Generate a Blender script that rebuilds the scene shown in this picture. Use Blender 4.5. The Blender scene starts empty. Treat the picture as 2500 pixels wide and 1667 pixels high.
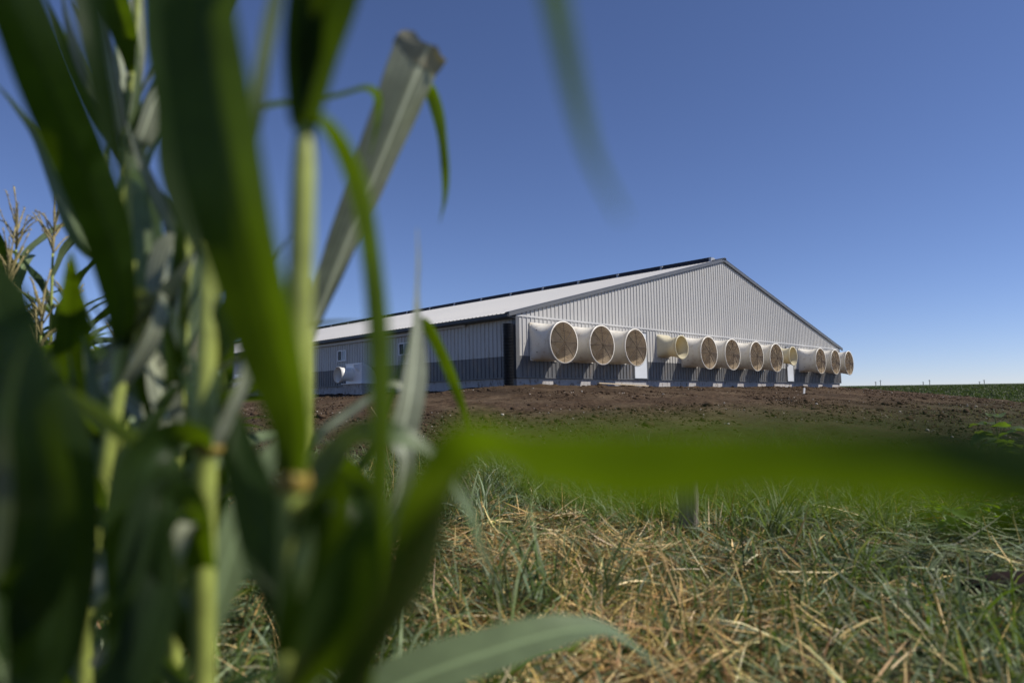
import bpy, math, random
import numpy as np
from mathutils import Vector, Matrix

rad = math.radians
scene = bpy.context.scene
COL = scene.collection

# ------------------------------------------------------------------ camera
EYE = 1.0
PITCH, ROLL, FPX = 0.08612, -0.01522, 1667.0
F = Vector((0, math.cos(PITCH), math.sin(PITCH)))
RT = Vector((1, 0, 0))
U0 = RT.cross(F)
CR = RT * math.cos(ROLL) + U0 * math.sin(ROLL)
CU = -RT * math.sin(ROLL) + U0 * math.cos(ROLL)
CAMPOS = Vector((0, 0, EYE))
cam_data = bpy.data.cameras.new('camera')
cam = bpy.data.objects.new('camera', cam_data)
COL.objects.link(cam)
m = Matrix.Identity(4)
for i in range(3):
    m[i][0], m[i][1], m[i][2], m[i][3] = CR[i], CU[i], -F[i], CAMPOS[i]
cam.matrix_world = m
cam_data.sensor_width = 36.0
cam_data.lens = 24.0
cam_data.clip_start = 0.02
cam_data.clip_end = 6000
cam_data.dof.use_dof = True
cam_data.dof.focus_distance = 14.0
cam_data.dof.aperture_fstop = 1.75
scene.camera = cam

# ------------------------------------------------------------------ sky and sun
YAW = 0.7714446
SX = Vector((math.cos(YAW), math.sin(YAW), 0))      # along the gable wall
TX = Vector((-math.sin(YAW), math.cos(YAW), 0))     # along the long side wall
SUN = (SX * 0.72 - TX * 1.0 + Vector((0, 0, 1.32))).normalized()
elev = math.asin(SUN.z)
azim = math.atan2(SUN.x, SUN.y)
world = bpy.data.worlds.new('World')
scene.world = world
world.use_nodes = True
wn = world.node_tree.nodes
wl = world.node_tree.links
wn.clear()
sky = wn.new('ShaderNodeTexSky')
sky.sky_type = 'NISHITA'
sky.sun_disc = False
sky.sun_elevation = elev
sky.sun_rotation = azim
sky.altitude = 300
sky.air_density = 0.75
sky.dust_density = 0.0
sky.ozone_density = 5.0
bg = wn.new('ShaderNodeBackground')
bg.inputs['Strength'].default_value = 0.100
wo = wn.new('ShaderNodeOutputWorld')
tint = wn.new('ShaderNodeMix')          # white balance of the whole sky
tint.data_type = 'RGBA'
tint.blend_type = 'MULTIPLY'
tint.inputs[0].default_value = 1.0
tint.inputs[7].default_value = (1.09, 1.0, 1.14, 1)
wl.new(sky.outputs[0], tint.inputs[6])
wl.new(tint.outputs[2], bg.inputs[0])
wl.new(bg.outputs[0], wo.inputs[0])
sd = bpy.data.lights.new('sun', 'SUN')
sd.energy = 5.0
sd.angle = rad(0.53)
sd.color = (1.0, 0.94, 0.85)
sun = bpy.data.objects.new('sun', sd)
COL.objects.link(sun)
sun.rotation_euler = (-SUN).to_track_quat('-Z', 'Y').to_euler()
scene.view_settings.view_transform = 'Standard'
scene.view_settings.look = 'None'
scene.view_settings.exposure = -0.02
scene.view_settings.gamma = 1.0
scene.cycles.max_bounces = 8
scene.cycles.transparent_max_bounces = 8
scene.cycles.use_denoising = True

rng = np.random.default_rng(11)
random.seed(5)


# ------------------------------------------------------------------ helpers
def tag(o, label=None, cat=None, group=None, kind=None):
    if label: o['label'] = label
    if cat: o['category'] = cat
    if group: o['group'] = group
    if kind: o['kind'] = kind
    return o


def link(o, parent=None):
    COL.objects.link(o)
    if parent: o.parent = parent
    return o


def empty(name, loc=(0, 0, 0), rz=0.0):
    o = bpy.data.objects.new(name, None)
    o.location = loc
    o.rotation_euler = (0, 0, rz)
    o.empty_display_size = 0.1
    return link(o)


def mesh_obj(name, verts, faces, mat, parent=None, smooth=False, uvs=None):
    me = bpy.data.meshes.new(name)
    me.from_pydata([tuple(v) for v in verts], [], [tuple(f) for f in faces])
    if uvs is not None:
        uvl = me.uv_layers.new(name='UVMap')
        idx = np.empty(len(me.loops), dtype=np.int32)
        me.loops.foreach_get('vertex_index', idx)
        uvl.data.foreach_set('uv', np.asarray(uvs, dtype=np.float32)[idx].ravel())
    if smooth:
        me.polygons.foreach_set('use_smooth', [True] * len(me.polygons))
    if mat: me.materials.append(mat)
    me.update()
    return link(bpy.data.objects.new(name, me), parent)


def quads_obj(name, V, Q, mat, col=None, parent=None, smooth=False):
    """fast path for big meshes: V (n,3), Q (m,4) numpy"""
    me = bpy.data.meshes.new(name)
    me.vertices.add(len(V))
    me.vertices.foreach_set('co', np.asarray(V, dtype=np.float32).ravel())
    k = Q.shape[1]
    me.loops.add(Q.size)
    me.loops.foreach_set('vertex_index', np.asarray(Q, dtype=np.int32).ravel())
    me.polygons.add(len(Q))
    me.polygons.foreach_set('loop_start', np.arange(0, Q.size, k, dtype=np.int32))
    me.polygons.foreach_set('loop_total', np.full(len(Q), k, dtype=np.int32))
    if smooth:
        me.polygons.foreach_set('use_smooth', np.ones(len(Q), dtype=bool))
    if col is not None:
        for nm, arr in col.items():
            a = me.color_attributes.new(nm, 'FLOAT_COLOR', 'POINT')
            a.data.foreach_set('color', np.asarray(arr, dtype=np.float32).ravel())
    me.materials.append(mat)
    me.update(calc_edges=True)
    me.validate()
    return link(bpy.data.objects.new(name, me), parent)


class MB:
    def __init__(s): s.v, s.f = [], []

    def add(s, v, f):
        b = len(s.v)
        s.v += [tuple(p) for p in v]
        s.f += [tuple(i + b for i in q) for q in f]
        return s

    def box(s, x0, x1, y0, y1, z0, z1):
        return s.add([(x0, y0, z0), (x1, y0, z0), (x1, y1, z0), (x0, y1, z0), (x0, y0, z1), (x1, y0, z1), (x1, y1, z1), (x0, y1, z1)],
                     [(0, 3, 2, 1), (4, 5, 6, 7), (0, 1, 5, 4), (1, 2, 6, 5), (2, 3, 7, 6), (3, 0, 4, 7)])

    def prism(s, poly, a, b, fn):
        """poly: 2-D points, extruded from a to b; fn(p, q, h) -> xyz"""
        n = len(poly)
        s.add([fn(p, q, a) for p, q in poly] + [fn(p, q, b) for p, q in poly],
              [tuple(range(n))[::-1], tuple(range(n, 2 * n))] + [(i, (i + 1) % n, n + (i + 1) % n, n + i) for i in range(n)])
        return s

    def tube(s, pts, radii, n=8, cap=True):
        pts = [Vector(p) for p in pts]
        ref = None
        rings = []
        for i, p in enumerate(pts):
            t = (pts[min(i + 1, len(pts) - 1)] - pts[max(i - 1, 0)]).normalized()
            if ref is None:
                ref = t.orthogonal().normalized()
            ref = (ref - t * ref.dot(t)).normalized()
            b = t.cross(ref)
            r = radii[i] if hasattr(radii, '__len__') else radii
            rings.append([p + (ref * math.cos(a) + b * math.sin(a)) * r for a in (2 * math.pi * k / n for k in range(n))])
        v = [q for r in rings for q in r]
        f = [(i * n + k, i * n + (k + 1) % n, (i + 1) * n + (k + 1) % n, (i + 1) * n + k) for i in range(len(pts) - 1) for k in range(n)]
        if cap:
            f += [tuple(range(n))[::-1], tuple(range((len(pts) - 1) * n, len(pts) * n))]
        return s.add(v, f)

    def loft(s, rings, close=True, cap0=False, cap1=False):
        n = len(rings[0])
        v = [q for r in rings for q in r]
        f = [(i * n + k, i * n + (k + 1) % n, (i + 1) * n + (k + 1) % n, (i + 1) * n + k) for i in range(len(rings) - 1) for k in range(n if close else n - 1)]
        if cap0: f.append(tuple(range(n))[::-1])
        if cap1: f.append(tuple(range((len(rings) - 1) * n, len(rings) * n)))
        return s.add(v, f)

    def build(s, name, mat, parent=None, smooth=False):
        return mesh_obj(name, s.v, s.f, mat, parent, smooth)


def fnoise(x, y, seed=0, octaves=4, scale=1.0, gain=0.5):
    """fbm value noise in numpy, -1..1"""
    out = np.zeros_like(np.asarray(x, dtype=float))
    amp, tot = 1.0, 0.0
    for o in range(octaves):
        f = scale * (2.03 ** o)
        X, Y = x * f + 17.3 * o + seed * 3.7, y * f - 9.1 * o + seed * 5.9
        xi, yi = np.floor(X).astype(np.int64), np.floor(Y).astype(np.int64)
        u, v = X - xi, Y - yi
        u = u * u * (3 - 2 * u); v = v * v * (3 - 2 * v)

        def h(a, b):
            n = (a * 374761393 + b * 668265263 + (seed * 31 + o) * 2147483) & 0x7fffffff
            n = ((n ^ (n >> 13)) * 1274126177) & 0x7fffffff
            n = n ^ (n >> 16)
            return (n % 100003) / 50001.5 - 1.0
        out += amp * ((h(xi, yi) * (1 - u) + h(xi + 1, yi) * u) * (1 - v) + (h(xi, yi + 1) * (1 - u) + h(xi + 1, yi + 1) * u) * v)
        tot += amp
        amp *= gain
    return out / tot


def sstep(a, b, x):
    t = np.clip((x - a) / (b - a), 0, 1)
    return t * t * (3 - 2 * t)


# ------------------------------------------------------------------ materials
class NT:
    def __init__(s, name):
        s.m = bpy.data.materials.new(name)
        s.m.use_nodes = True
        s.t = s.m.node_tree
        s.t.nodes.clear()
        s.out = s.t.nodes.new('ShaderNodeOutputMaterial')

    def n(s, typ, **kw):
        nd = s.t.nodes.new(typ)
        for k, v in kw.items():
            if k.startswith('i_'):
                nd.inputs[k[2:].replace('_', ' ')].default_value = v
            else:
                setattr(nd, k, v)
        return nd

    def l(s, a, b): s.t.links.new(a, b)

    def noise(s, scale, detail=4, vec=None, rough=0.55):
        nd = s.n('ShaderNodeTexNoise')
        nd.inputs['Scale'].default_value = scale
        nd.inputs['Detail'].default_value = detail
        nd.inputs['Roughness'].default_value = rough
        if vec is not None: s.l(vec, nd.inputs['Vector'])
        return nd.outputs['Fac']

    def ramp(s, fac, stops):
        r = s.n('ShaderNodeValToRGB')
        while len(r.color_ramp.elements) < len(stops): r.color_ramp.elements.new(0.5)
        for e, (p, c) in zip(r.color_ramp.elements, stops):
            e.position = p
            e.color = (c[0], c[1], c[2], 1) if hasattr(c, '__len__') else (c, c, c, 1)
        s.l(fac, r.inputs[0])
        return r.outputs[0]

    def mix(s, a, b, fac, mode='MIX'):
        x = s.n('ShaderNodeMix', data_type='RGBA', blend_type=mode)
        for sock, val in ((x.inputs[0], fac), (x.inputs[6], a), (x.inputs[7], b)):
            if isinstance(val, bpy.types.NodeSocket): s.l(val, sock)
            elif hasattr(val, '__len__'): sock.default_value = (*val[:3], 1)
            else: sock.default_value = val
        return x.outputs[2]

    def math(s, op, a, b=0.0, c=0.0):
        x = s.n('ShaderNodeMath', operation=op)
        for sock, val in zip(x.inputs, (a, b, c)):
            if isinstance(val, bpy.types.NodeSocket): s.l(val, sock)
            else: sock.default_value = val
        return x.outputs[0]

    def bump(s, h, strength=0.3, dist=0.01):
        b = s.n('ShaderNodeBump')
        b.inputs['Strength'].default_value = strength
        b.inputs['Distance'].default_value = dist
        s.l(h, b.inputs['Height'])
        return b.outputs[0]

    def bsdf(s, color, rough=0.5, metal=0.0, spec=0.5, normal=None, **kw):
        p = s.n('ShaderNodeBsdfPrincipled')
        for nm, val in (('Base Color', color), ('Roughness', rough), ('Metallic', metal), ('Specular IOR Level', spec)):
            if isinstance(val, bpy.types.NodeSocket): s.l(val, p.inputs[nm])
            elif hasattr(val, '__len__'): p.inputs[nm].default_value = (*val[:3], 1)
            else: p.inputs[nm].default_value = val
        if normal is not None: s.l(normal, p.inputs['Normal'])
        return p

    def done(s, shader):
        s.l(shader, s.out.inputs['Surface'])
        return s.m


def wear_mat(name, c, rough=0.5, metal=0.0, spec=0.5, var=0.12, scale=3.0, dirt=None, bump=0.0, bscale=60.0, stretch=None, each=False):
    t = NT(name)
    tc = t.n('ShaderNodeTexCoord').outputs['Object']
    if each:      # every copy carries its own stains
        va = t.n('ShaderNodeVectorMath', operation='MULTIPLY_ADD')
        cb = t.n('ShaderNodeCombineXYZ')
        rnd = t.n('ShaderNodeObjectInfo').outputs['Random']
        for k_ in range(3): t.l(rnd, cb.inputs[k_])
        t.l(cb.outputs[0], va.inputs[0]); va.inputs[1].default_value = (37.0, 53.0, 71.0); t.l(tc, va.inputs[2])
        tc = va.outputs[0]
    if stretch:
        mp = t.n('ShaderNodeMapping')
        mp.inputs['Scale'].default_value = stretch
        t.l(tc, mp.inputs[0]); tc = mp.outputs[0]
    f = t.noise(scale, 5, tc)
    lo = tuple(x * (1 - var) for x in c)
    hi = tuple(min(1, x * (1 + var)) for x in c)
    colr = t.ramp(f, [(0.3, lo), (0.7, hi)])
    if dirt:
        f2 = t.noise(scale * 2.3, 6, tc, 0.7)
        colr = t.mix(colr, dirt[0], t.ramp(f2, [(dirt[1], 0), (dirt[1] + 0.12, dirt[2])]))
    nrm = t.bump(t.noise(bscale, 4, tc), bump, 0.01) if bump else None
    rf = t.ramp(f, [(0.2, max(0, rough - 0.08)), (0.8, min(1, rough + 0.08))])
    return t.done(t.bsdf(colr, rf, metal, spec, nrm).outputs[0])


M = {}
M['wall'] = wear_mat('light_grey_steel', (0.47, 0.458, 0.432), 0.42, 0, 0.5, 0.07, 0.6, ((0.33, 0.29, 0.23), 0.56, 0.45), 0.05, 3.0, (1, 1, 0.35))
M['wains'] = wear_mat('charcoal_steel', (0.118, 0.118, 0.120), 0.45, 0, 0.5, 0.10, 1.2, ((0.22, 0.18, 0.14), 0.54, 0.55), 0, 60, (1, 1, 0.4))
M['roof'] = wear_mat('white_roof_steel', (0.33, 0.33, 0.335), 0.5, 0.0, 0.3, 0.05, 0.5)
M['trim'] = wear_mat('grey_trim', (0.12, 0.122, 0.125), 0.4, 0, 0.5, 0.08)
M['ltrim'] = wear_mat('pale_trim', (0.52, 0.51, 0.49), 0.4, 0, 0.5, 0.05)
M['dark'] = wear_mat('dark_fascia', (0.020, 0.020, 0.022), 0.45, 0, 0.5, 0.1)
M['vent'] = wear_mat('black_ridge_vent', (0.018, 0.021, 0.034), 0.6, 0, 0.3, 0.1)
M['galv'] = wear_mat('galvanised_end', (0.42, 0.43, 0.44), 0.45, 0.3, 0.5, 0.1)
M['core'] = wear_mat('interior_dark', (0.05, 0.05, 0.05), 0.8)
M['concrete'] = wear_mat('concrete', (0.42, 0.40, 0.385), 0.85, 0, 0.2, 0.12, 3.0, ((0.13, 0.10, 0.075), 0.52, 0.75), 0.25, 40.0, (1, 1, 0.6))
M['door'] = wear_mat('door_steel', (0.62, 0.64, 0.66), 0.35, 0, 0.5, 0.05, 2.0)
M['winframe'] = wear_mat('white_vinyl', (0.78, 0.78, 0.78), 0.4, 0, 0.5, 0.03)
M['fan'] = wear_mat('white_fibreglass', (0.74, 0.70, 0.61), 0.38, 0, 0.5, 0.06, 2.0, ((0.50, 0.40, 0.28), 0.54, 0.60), 0.06, 5.0, None, True)
M['lining'] = wear_mat('dusty_cone_inside', (0.40, 0.31, 0.20), 0.7, 0, 0.3, 0.22, 2.5, ((0.17, 0.115, 0.07), 0.48, 0.75), 0, 60, None, True)
M['guardwire'] = wear_mat('dusty_wire', (0.50, 0.40, 0.28), 0.6, 0, 0.4, 0.15)
M['spoke'] = wear_mat('dark_wire', (0.07, 0.055, 0.04), 0.6, 0, 0.4, 0.15)
M['inner'] = wear_mat('dusty_shutter', (0.34, 0.255, 0.165), 0.75, 0, 0.3, 0.30, 3.0, ((0.17, 0.125, 0.08), 0.50, 0.7), 0, 60, None, True)
M['blade'] = wear_mat('fan_blade_grey', (0.34, 0.265, 0.18), 0.5, 0, 0.4, 0.15, 4.0)
M['motor'] = wear_mat('motor_black', (0.02, 0.02, 0.022), 0.5, 0, 0.5, 0.2)
M['pit'] = wear_mat('pit_fan_white', (0.84, 0.84, 0.83), 0.35, 0, 0.5, 0.04, 2.0, ((0.5, 0.46, 0.4), 0.64, 0.3))
M['pitcone'] = wear_mat('pit_cone_white', (0.78, 0.76, 0.70), 0.4, 0, 0.5, 0.05)
M['pipe'] = wear_mat('black_plastic', (0.008, 0.008, 0.009), 0.45, 0, 0.4, 0.2)
M['lumber'] = wear_mat('bare_lumber', (0.52, 0.42, 0.29), 0.75, 0, 0.2, 0.2, 6.0, None, 0.2, 30.0, (0.3, 4, 4))
M['stake'] = wear_mat('painted_lath', (0.80, 0.79, 0.75), 0.6, 0, 0.3, 0.06, 6.0)
M['post'] = wear_mat('weathered_wood', (0.20, 0.175, 0.15), 0.85, 0, 0.15, 0.45, 9.0, ((0.07, 0.065, 0.06), 0.56, 0.8), 0.5, 30.0, (6, 6, 0.5))
M['rust'] = wear_mat('rotten_wood', (0.012, 0.006, 0.0045), 0.85, 0, 0.15, 0.5, 12.0, None, 0.6, 30.0)
M['pole'] = wear_mat('pole_wood', (0.10, 0.09, 0.08), 0.8, 0, 0.2, 0.2)

t = NT('window_glass')
M['glass'] = t.done(t.bsdf((0.006, 0.007, 0.009), 0.15, 0, 0.15).outputs[0])
t = NT('window_screen')
M['screen'] = t.done(t.bsdf((0.20, 0.235, 0.28), 0.18, 0, 0.6).outputs[0])


def thin_mat(name, refl, trans, tfac, rough=0.4, spec=0.4, attr=None, leaf=False, var=0.25, nscale=25.0, stripes=(1.45, 130.0)):
    """thin plant tissue or plastic: reflects on the lit side, passes light through to the other"""
    t = NT(name)
    if attr:
        a = t.n('ShaderNodeAttribute', attribute_name=attr)
        c1 = a.outputs['Color']
        c2 = t.mix(c1, trans, 1.0, 'MULTIPLY')
        bsd = t.bsdf(c1, rough, 0, spec)
    else:
        tc = t.n('ShaderNodeTexCoord')
        f = t.noise(nscale, 4, tc.outputs['Object'])
        c1 = t.ramp(f, [(0.3, tuple(x * (1 - var) for x in refl)), (0.7, tuple(x * (1 + var) for x in refl))])
        c2 = t.ramp(f, [(0.3, tuple(x * (1 - var) for x in trans)), (0.7, tuple(x * (1 + var) for x in trans))])
        nrm = None
        if leaf:
            uv = t.n('ShaderNodeUVMap', uv_map='UVMap').outputs[0]
            sp = t.n('ShaderNodeSeparateXYZ'); t.l(uv, sp.inputs[0])
            u = sp.outputs[0]
            mid = t.math('ABSOLUTE', t.math('SUBTRACT', u, 0.5))
            rib = t.ramp(mid, [(0.018, 1.0), (0.045, 0.0)])
            vein = t.math('SINE', t.math('MULTIPLY', u, stripes[1]))
            vfac = t.math('MULTIPLY_ADD', vein, 0.5, 0.5)
            c1 = t.mix(c1, tuple(min(1, x * stripes[0]) for x in refl), t.math('MULTIPLY', vfac, 0.8))
            c2 = t.mix(c2, tuple(x * 0.7 for x in trans), t.math('MULTIPLY', vfac, 0.4))
            c1 = t.mix(c1, tuple(min(1, x * 2.6) for x in refl), t.math('MULTIPLY', rib, 0.8))
            c2 = t.mix(c2, tuple(x * 0.45 for x in trans), rib)
            nrm = t.bump(vfac, 0.25, 0.0006)
        bsd = t.bsdf(c1, rough, 0, spec, nrm)
    tr = t.n('ShaderNodeBsdfTranslucent')
    t.l(c2, tr.inputs[0])
    mx = t.n('ShaderNodeMixShader')
    mx.inputs[0].default_value = tfac
    t.l(bsd.outputs[0], mx.inputs[1]); t.l(tr.outputs[0], mx.inputs[2])
    return t.done(mx.outputs[0])


M['leaf'] = thin_mat('corn_leaf', (0.016, 0.030, 0.009), (0.17, 0.28, 0.003), 0.36, 0.42, 0.2, leaf=True)
M['leafpale'] = thin_mat('corn_leaf_sunlit', (0.125, 0.165, 0.080), (0.18, 0.27, 0.02), 0.26, 0.42, 0.5, leaf=True)  # paler leaf copy, the look of sunlit blades put into its colour
M['leafsheen'] = thin_mat('corn_leaf_sheen', (0.32, 0.345, 0.24), (0.2, 0.26, 0.04), 0.2, 0.42, 0.5, leaf=True, stripes=(0.55, 55.0))  # dry pale blades, their sheen in the sun painted into the colour
M['leafdry'] = thin_mat('corn_leaf_withered', (0.42, 0.38, 0.25), (0.3, 0.27, 0.12), 0.25, 0.6, 0.3, leaf=True)
M['stalk'] = thin_mat('corn_stalk', (0.33, 0.38, 0.085), (0.3, 0.36, 0.05), 0.10, 0.4, 0.5, nscale=40)
M['collar'] = thin_mat('corn_collar', (0.34, 0.24, 0.04), (0.3, 0.2, 0.02), 0.15, 0.5, 0.4, nscale=60)
M['tassel'] = thin_mat('corn_tassel', (0.42, 0.35, 0.16), (0.3, 0.2, 0.08), 0.2, 0.7, 0.2, nscale=90)
M['cream'] = thin_mat('cream_fibreglass', (0.72, 0.66, 0.47), (0.75, 0.62, 0.33), 0.22, 0.4, 0.5, var=0.05, nscale=3)
M['weed'] = thin_mat('weed_leaf', (0.085, 0.15, 0.03), (0.28, 0.45, 0.02), 0.45, 0.45, 0.4, nscale=30)
M['velvet'] = thin_mat('velvet_leaf', (0.14, 0.19, 0.09), (0.25, 0.36, 0.03), 0.4, 0.6, 0.3, nscale=30)
M['stem'] = thin_mat('weed_stem', (0.14, 0.17, 0.06), (0.2, 0.25, 0.05), 0.1, 0.5, 0.4, nscale=40)
M['drystem'] = thin_mat('dry_stem', (0.46, 0.36, 0.21), (0.3, 0.22, 0.1), 0.15, 0.6, 0.3, nscale=60)
M['grass'] = thin_mat('grass_blades', None, (1.6, 1.6, 0.5), 0.33, 0.5, 0.35, attr='Col')
M['straw'] = thin_mat('cut_straw', None, (0.9, 0.8, 0.5), 0.2, 0.6, 0.3, attr='Col')
M['crop'] = thin_mat('crop_leaves', None, (1.5, 1.8, 0.4), 0.3, 0.55, 0.3, attr='Col')

t = NT('ground_soil_grass_field')
tc = t.n('ShaderNodeTexCoord').outputs['Object']
att = t.n('ShaderNodeAttribute', attribute_name='Mask')
sp = t.n('ShaderNodeSeparateColor'); t.l(att.outputs['Color'], sp.inputs[0])
n1, n2, n3 = t.noise(0.9, 6, tc), t.noise(7.0, 8, tc, 0.65), t.noise(45.0, 6, tc, 0.6)
soil = t.ramp(n2, [(0.30, (0.018, 0.011, 0.006)), (0.5, (0.060, 0.039, 0.023)), (0.72, (0.135, 0.092, 0.056))])
soil = t.mix(soil, (0.150, 0.108, 0.068), t.ramp(n1, [(0.46, 0), (0.66, 0.7)]))
soil = t.mix(soil, (0.022, 0.014, 0.009), t.ramp(t.noise(0.45, 5, tc, 0.6), [(0.50, 0), (0.68, 0.7)]))
soil = t.mix(soil, (0.05, 0.062, 0.024), t.math('MULTIPLY', sp.outputs[2], t.ramp(n2, [(0.4, 0), (0.6, 0.85)])))
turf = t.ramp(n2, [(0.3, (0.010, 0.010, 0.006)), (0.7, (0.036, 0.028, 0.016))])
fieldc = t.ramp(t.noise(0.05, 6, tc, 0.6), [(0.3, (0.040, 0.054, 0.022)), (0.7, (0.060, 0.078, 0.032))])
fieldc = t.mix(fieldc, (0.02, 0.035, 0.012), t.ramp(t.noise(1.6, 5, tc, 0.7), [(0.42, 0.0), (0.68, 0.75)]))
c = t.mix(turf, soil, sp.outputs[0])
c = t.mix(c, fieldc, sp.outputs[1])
hb = t.math('ADD', t.math('MULTIPLY', n2, 1.0), t.math('MULTIPLY', n3, 0.35))
M['ground'] = t.done(t.bsdf(c, 0.95, 0, 0.1, t.bump(hb, 0.9, 0.06)).outputs[0])
M['clod'] = wear_mat('soil_clod', (0.062, 0.041, 0.025), 0.95, 0, 0.1, 0.45, 3.0, None, 0.6, 40)
M['pebble'] = wear_mat('pale_pebble', (0.42, 0.38, 0.32), 0.8, 0, 0.2, 0.3, 2.0)

# ------------------------------------------------------------------ terrain
BO = Vector((0.1466, 24.8438, EYE + 0.831))     # barn corner at siding bottom
BW, BL = 30.78, 75.0
cy_, sy_ = math.cos(YAW), math.sin(YAW)


def barn_st(x, y):
    dx, dy = x - BO.x, y - BO.y
    return dx * cy_ + dy * sy_, -dx * sy_ + dy * cy_


def barn_dist(x, y):
    s, tt = barn_st(x, y)
    return np.hypot(np.maximum(np.maximum(-s, 2.6 * (s - BW)), 0), np.maximum(np.maximum(-tt, tt - BL), 0))


def ground_z(x, y, detail=True):
    x = np.asarray(x, dtype=float); y = np.asarray(y, dtype=float)
    d = barn_dist(x, y)
    pad = BO.z - 0.31
    near = 0.02 + 0.05 * fnoise(x, y, 3, 3, 0.45)
    base = near - 0.35 * sstep(14, 40, x)
    far = 5.6 * sstep(40, 330, y) - 9.0 * sstep(360, 1500, y)
    k = 1 - sstep(0.0, 17.5, d)
    k = 0.3 * k + 0.7 * np.clip(1 - d / 15.6, 0, 1)
    s_, t_ = barn_st(x, y)
    pad = pad - 0.10 * sstep(0.0, 3.0, t_) * (s_ < 0.3)
    z = base + far * (1 - sstep(0, 1, k * 3)) + (pad - base) * k
    if detail:
        soilm = sstep(0.02, 0.12, k) * sstep(0.0, 1.0, d)
        z = z + soilm * (0.075 * fnoise(x, y, 8, 4, 0.8) + 0.05 * fnoise(x, y, 9, 4, 3.2, 0.6) + 0.03 * np.abs(fnoise(x, y, 12, 3, 7.0)))
        lip = np.exp(-((d - 0.55) / 0.4) ** 2)
        z = z + lip * (0.02 + 0.11 * fnoise(x, y, 21, 4, 1.3, 0.6)) * (k > 0.9)
    return z


def gz(x, y): return float(ground_z(np.array([x]), np.array([y]))[0])


def axis(lo, a, b, hi, fine, grow):
    v = list(np.arange(a, b, fine))
    s, p = fine, b
    while p < hi:
        v.append(p); s = min(s * grow, 60.0); p += s
    v.append(hi)
    s, p = fine, a
    left = []
    while p > lo:
        s = min(s * grow, 60.0); p -= s; left.append(p)
    return np.array(left[::-1] + v)


gx = axis(-1600, -13, 27, 1600, 0.11, 1.09)
gy = axis(-60, 7.5, 40, 1900, 0.11, 1.07)
GX, GY = np.meshgrid(gx, gy)
GZ = ground_z(GX.ravel(), GY.ravel())
D = barn_dist(GX.ravel(), GY.ravel())
edge = D + 1.6 * fnoise(GX.ravel(), GY.ravel(), 4, 4, 0.35) + 0.8 * fnoise(GX.ravel(), GY.ravel(), 6, 3, 2.0)
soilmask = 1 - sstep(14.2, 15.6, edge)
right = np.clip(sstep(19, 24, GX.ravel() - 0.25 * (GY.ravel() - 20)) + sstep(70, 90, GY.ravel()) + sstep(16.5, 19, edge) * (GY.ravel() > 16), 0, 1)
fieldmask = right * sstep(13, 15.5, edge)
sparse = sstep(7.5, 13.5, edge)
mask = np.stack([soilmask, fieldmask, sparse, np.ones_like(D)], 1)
nx_, ny_ = len(gx), len(gy)
ii, jj = np.meshgrid(np.arange(nx_ - 1), np.arange(ny_ - 1))
a = (jj * nx_ + ii).ravel()
Q = np.stack([a, a + 1, a + nx_ + 1, a + nx_], 1)
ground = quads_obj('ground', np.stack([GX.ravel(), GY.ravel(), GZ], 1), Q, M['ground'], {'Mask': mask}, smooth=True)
tag(ground, 'dark bare soil slope and rolling green field', 'ground', kind='structure')

# ------------------------------------------------------------------ barn
barn = empty('barn', BO, YAW)
tag(barn, 'long low livestock barn with pale ribbed steel walls, charcoal base band and white roof', 'barn')
ROOF0, SLOPE, HALF = 6.40, 0.2578, BW / 2
ZG, ZW = 2.28, 0.79


def roofz(s): return ROOF0 - SLOPE * abs(s - HALF)


PW = 0.9144


def profile(w=PW):
    pts = [(0, 0)]
    for k in range(4):
        c0 = (k + 0.5) * w / 4
        pts += [(c0 - 0.030, 0), (c0 - 0.014, 0.030), (c0 + 0.014, 0.030), (c0 + 0.030, 0)]
    return pts + [(w, 0)]


def panel_mesh(name, fn_lo, fn_hi, place, mat, w=PW):
    pr = profile(w)
    v = [place(x, h, fn_lo(x)) for x, h in pr] + [place(x, h, fn_hi(x)) for x, h in pr]
    n = len(pr)
    me = bpy.data.meshes.new(name)
    me.from_pydata(v, [], [(i, i + 1, n + i + 1, n + i) for i in range(n - 1)])
    me.materials.append(mat)
    me.update()
    return me


def put(name, me, parent, loc=(0, 0, 0)):
    o = bpy.data.objects.new(name, me)
    o.location = loc
    return link(o, parent)


ng = int(round(BW / PW))
gw = BW / ng
lightp = panel_mesh('gable_panel', lambda x: ZW + 0.01, lambda x: ZG, lambda x, h, z: (x, -h, z), M['wall'], gw)
darkp = panel_mesh('wainscot_panel', lambda x: 0.0, lambda x: ZW, lambda x, h, z: (x, -h, z), M['wains'], gw)
for i in range(ng):
    put('gable_panel', lightp, barn, (i * gw, 0, 0))
    put('wainscot_panel', darkp, barn, (i * gw, 0, 0))
    up = panel_mesh('gable_peak_panel', lambda x: ZG + 0.03, lambda x, i=i: roofz(i * gw + x) - 0.03, lambda x, h, z: (x, -h, z), M['wall'], gw)
    put('gable_peak_panel', up, barn, (i * gw, -0.001, 0))
ns = int(round(BL / PW))
BL = ns * PW
slight = panel_mesh('side_panel', lambda x: ZW + 0.01, lambda x: 2.42, lambda x, h, z: (-h, x, z), M['wall'])
sdark = panel_mesh('side_wainscot_panel', lambda x: 0.0, lambda x: ZW, lambda x, h, z: (-h, x, z), M['wains'])
roofp = panel_mesh('roof_panel', lambda x: -0.42, lambda x: HALF - 0.02, lambda x, h, s: (s, x, roofz(s) + h), M['roof'])
for i in range(ns):
    put('side_panel', slight, barn, (0, i * PW, 0))
    put('side_wainscot_panel', sdark, barn, (0, i * PW, 0))
    put('roof_panel', roofp, barn, (0, i * PW, 0))
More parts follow.
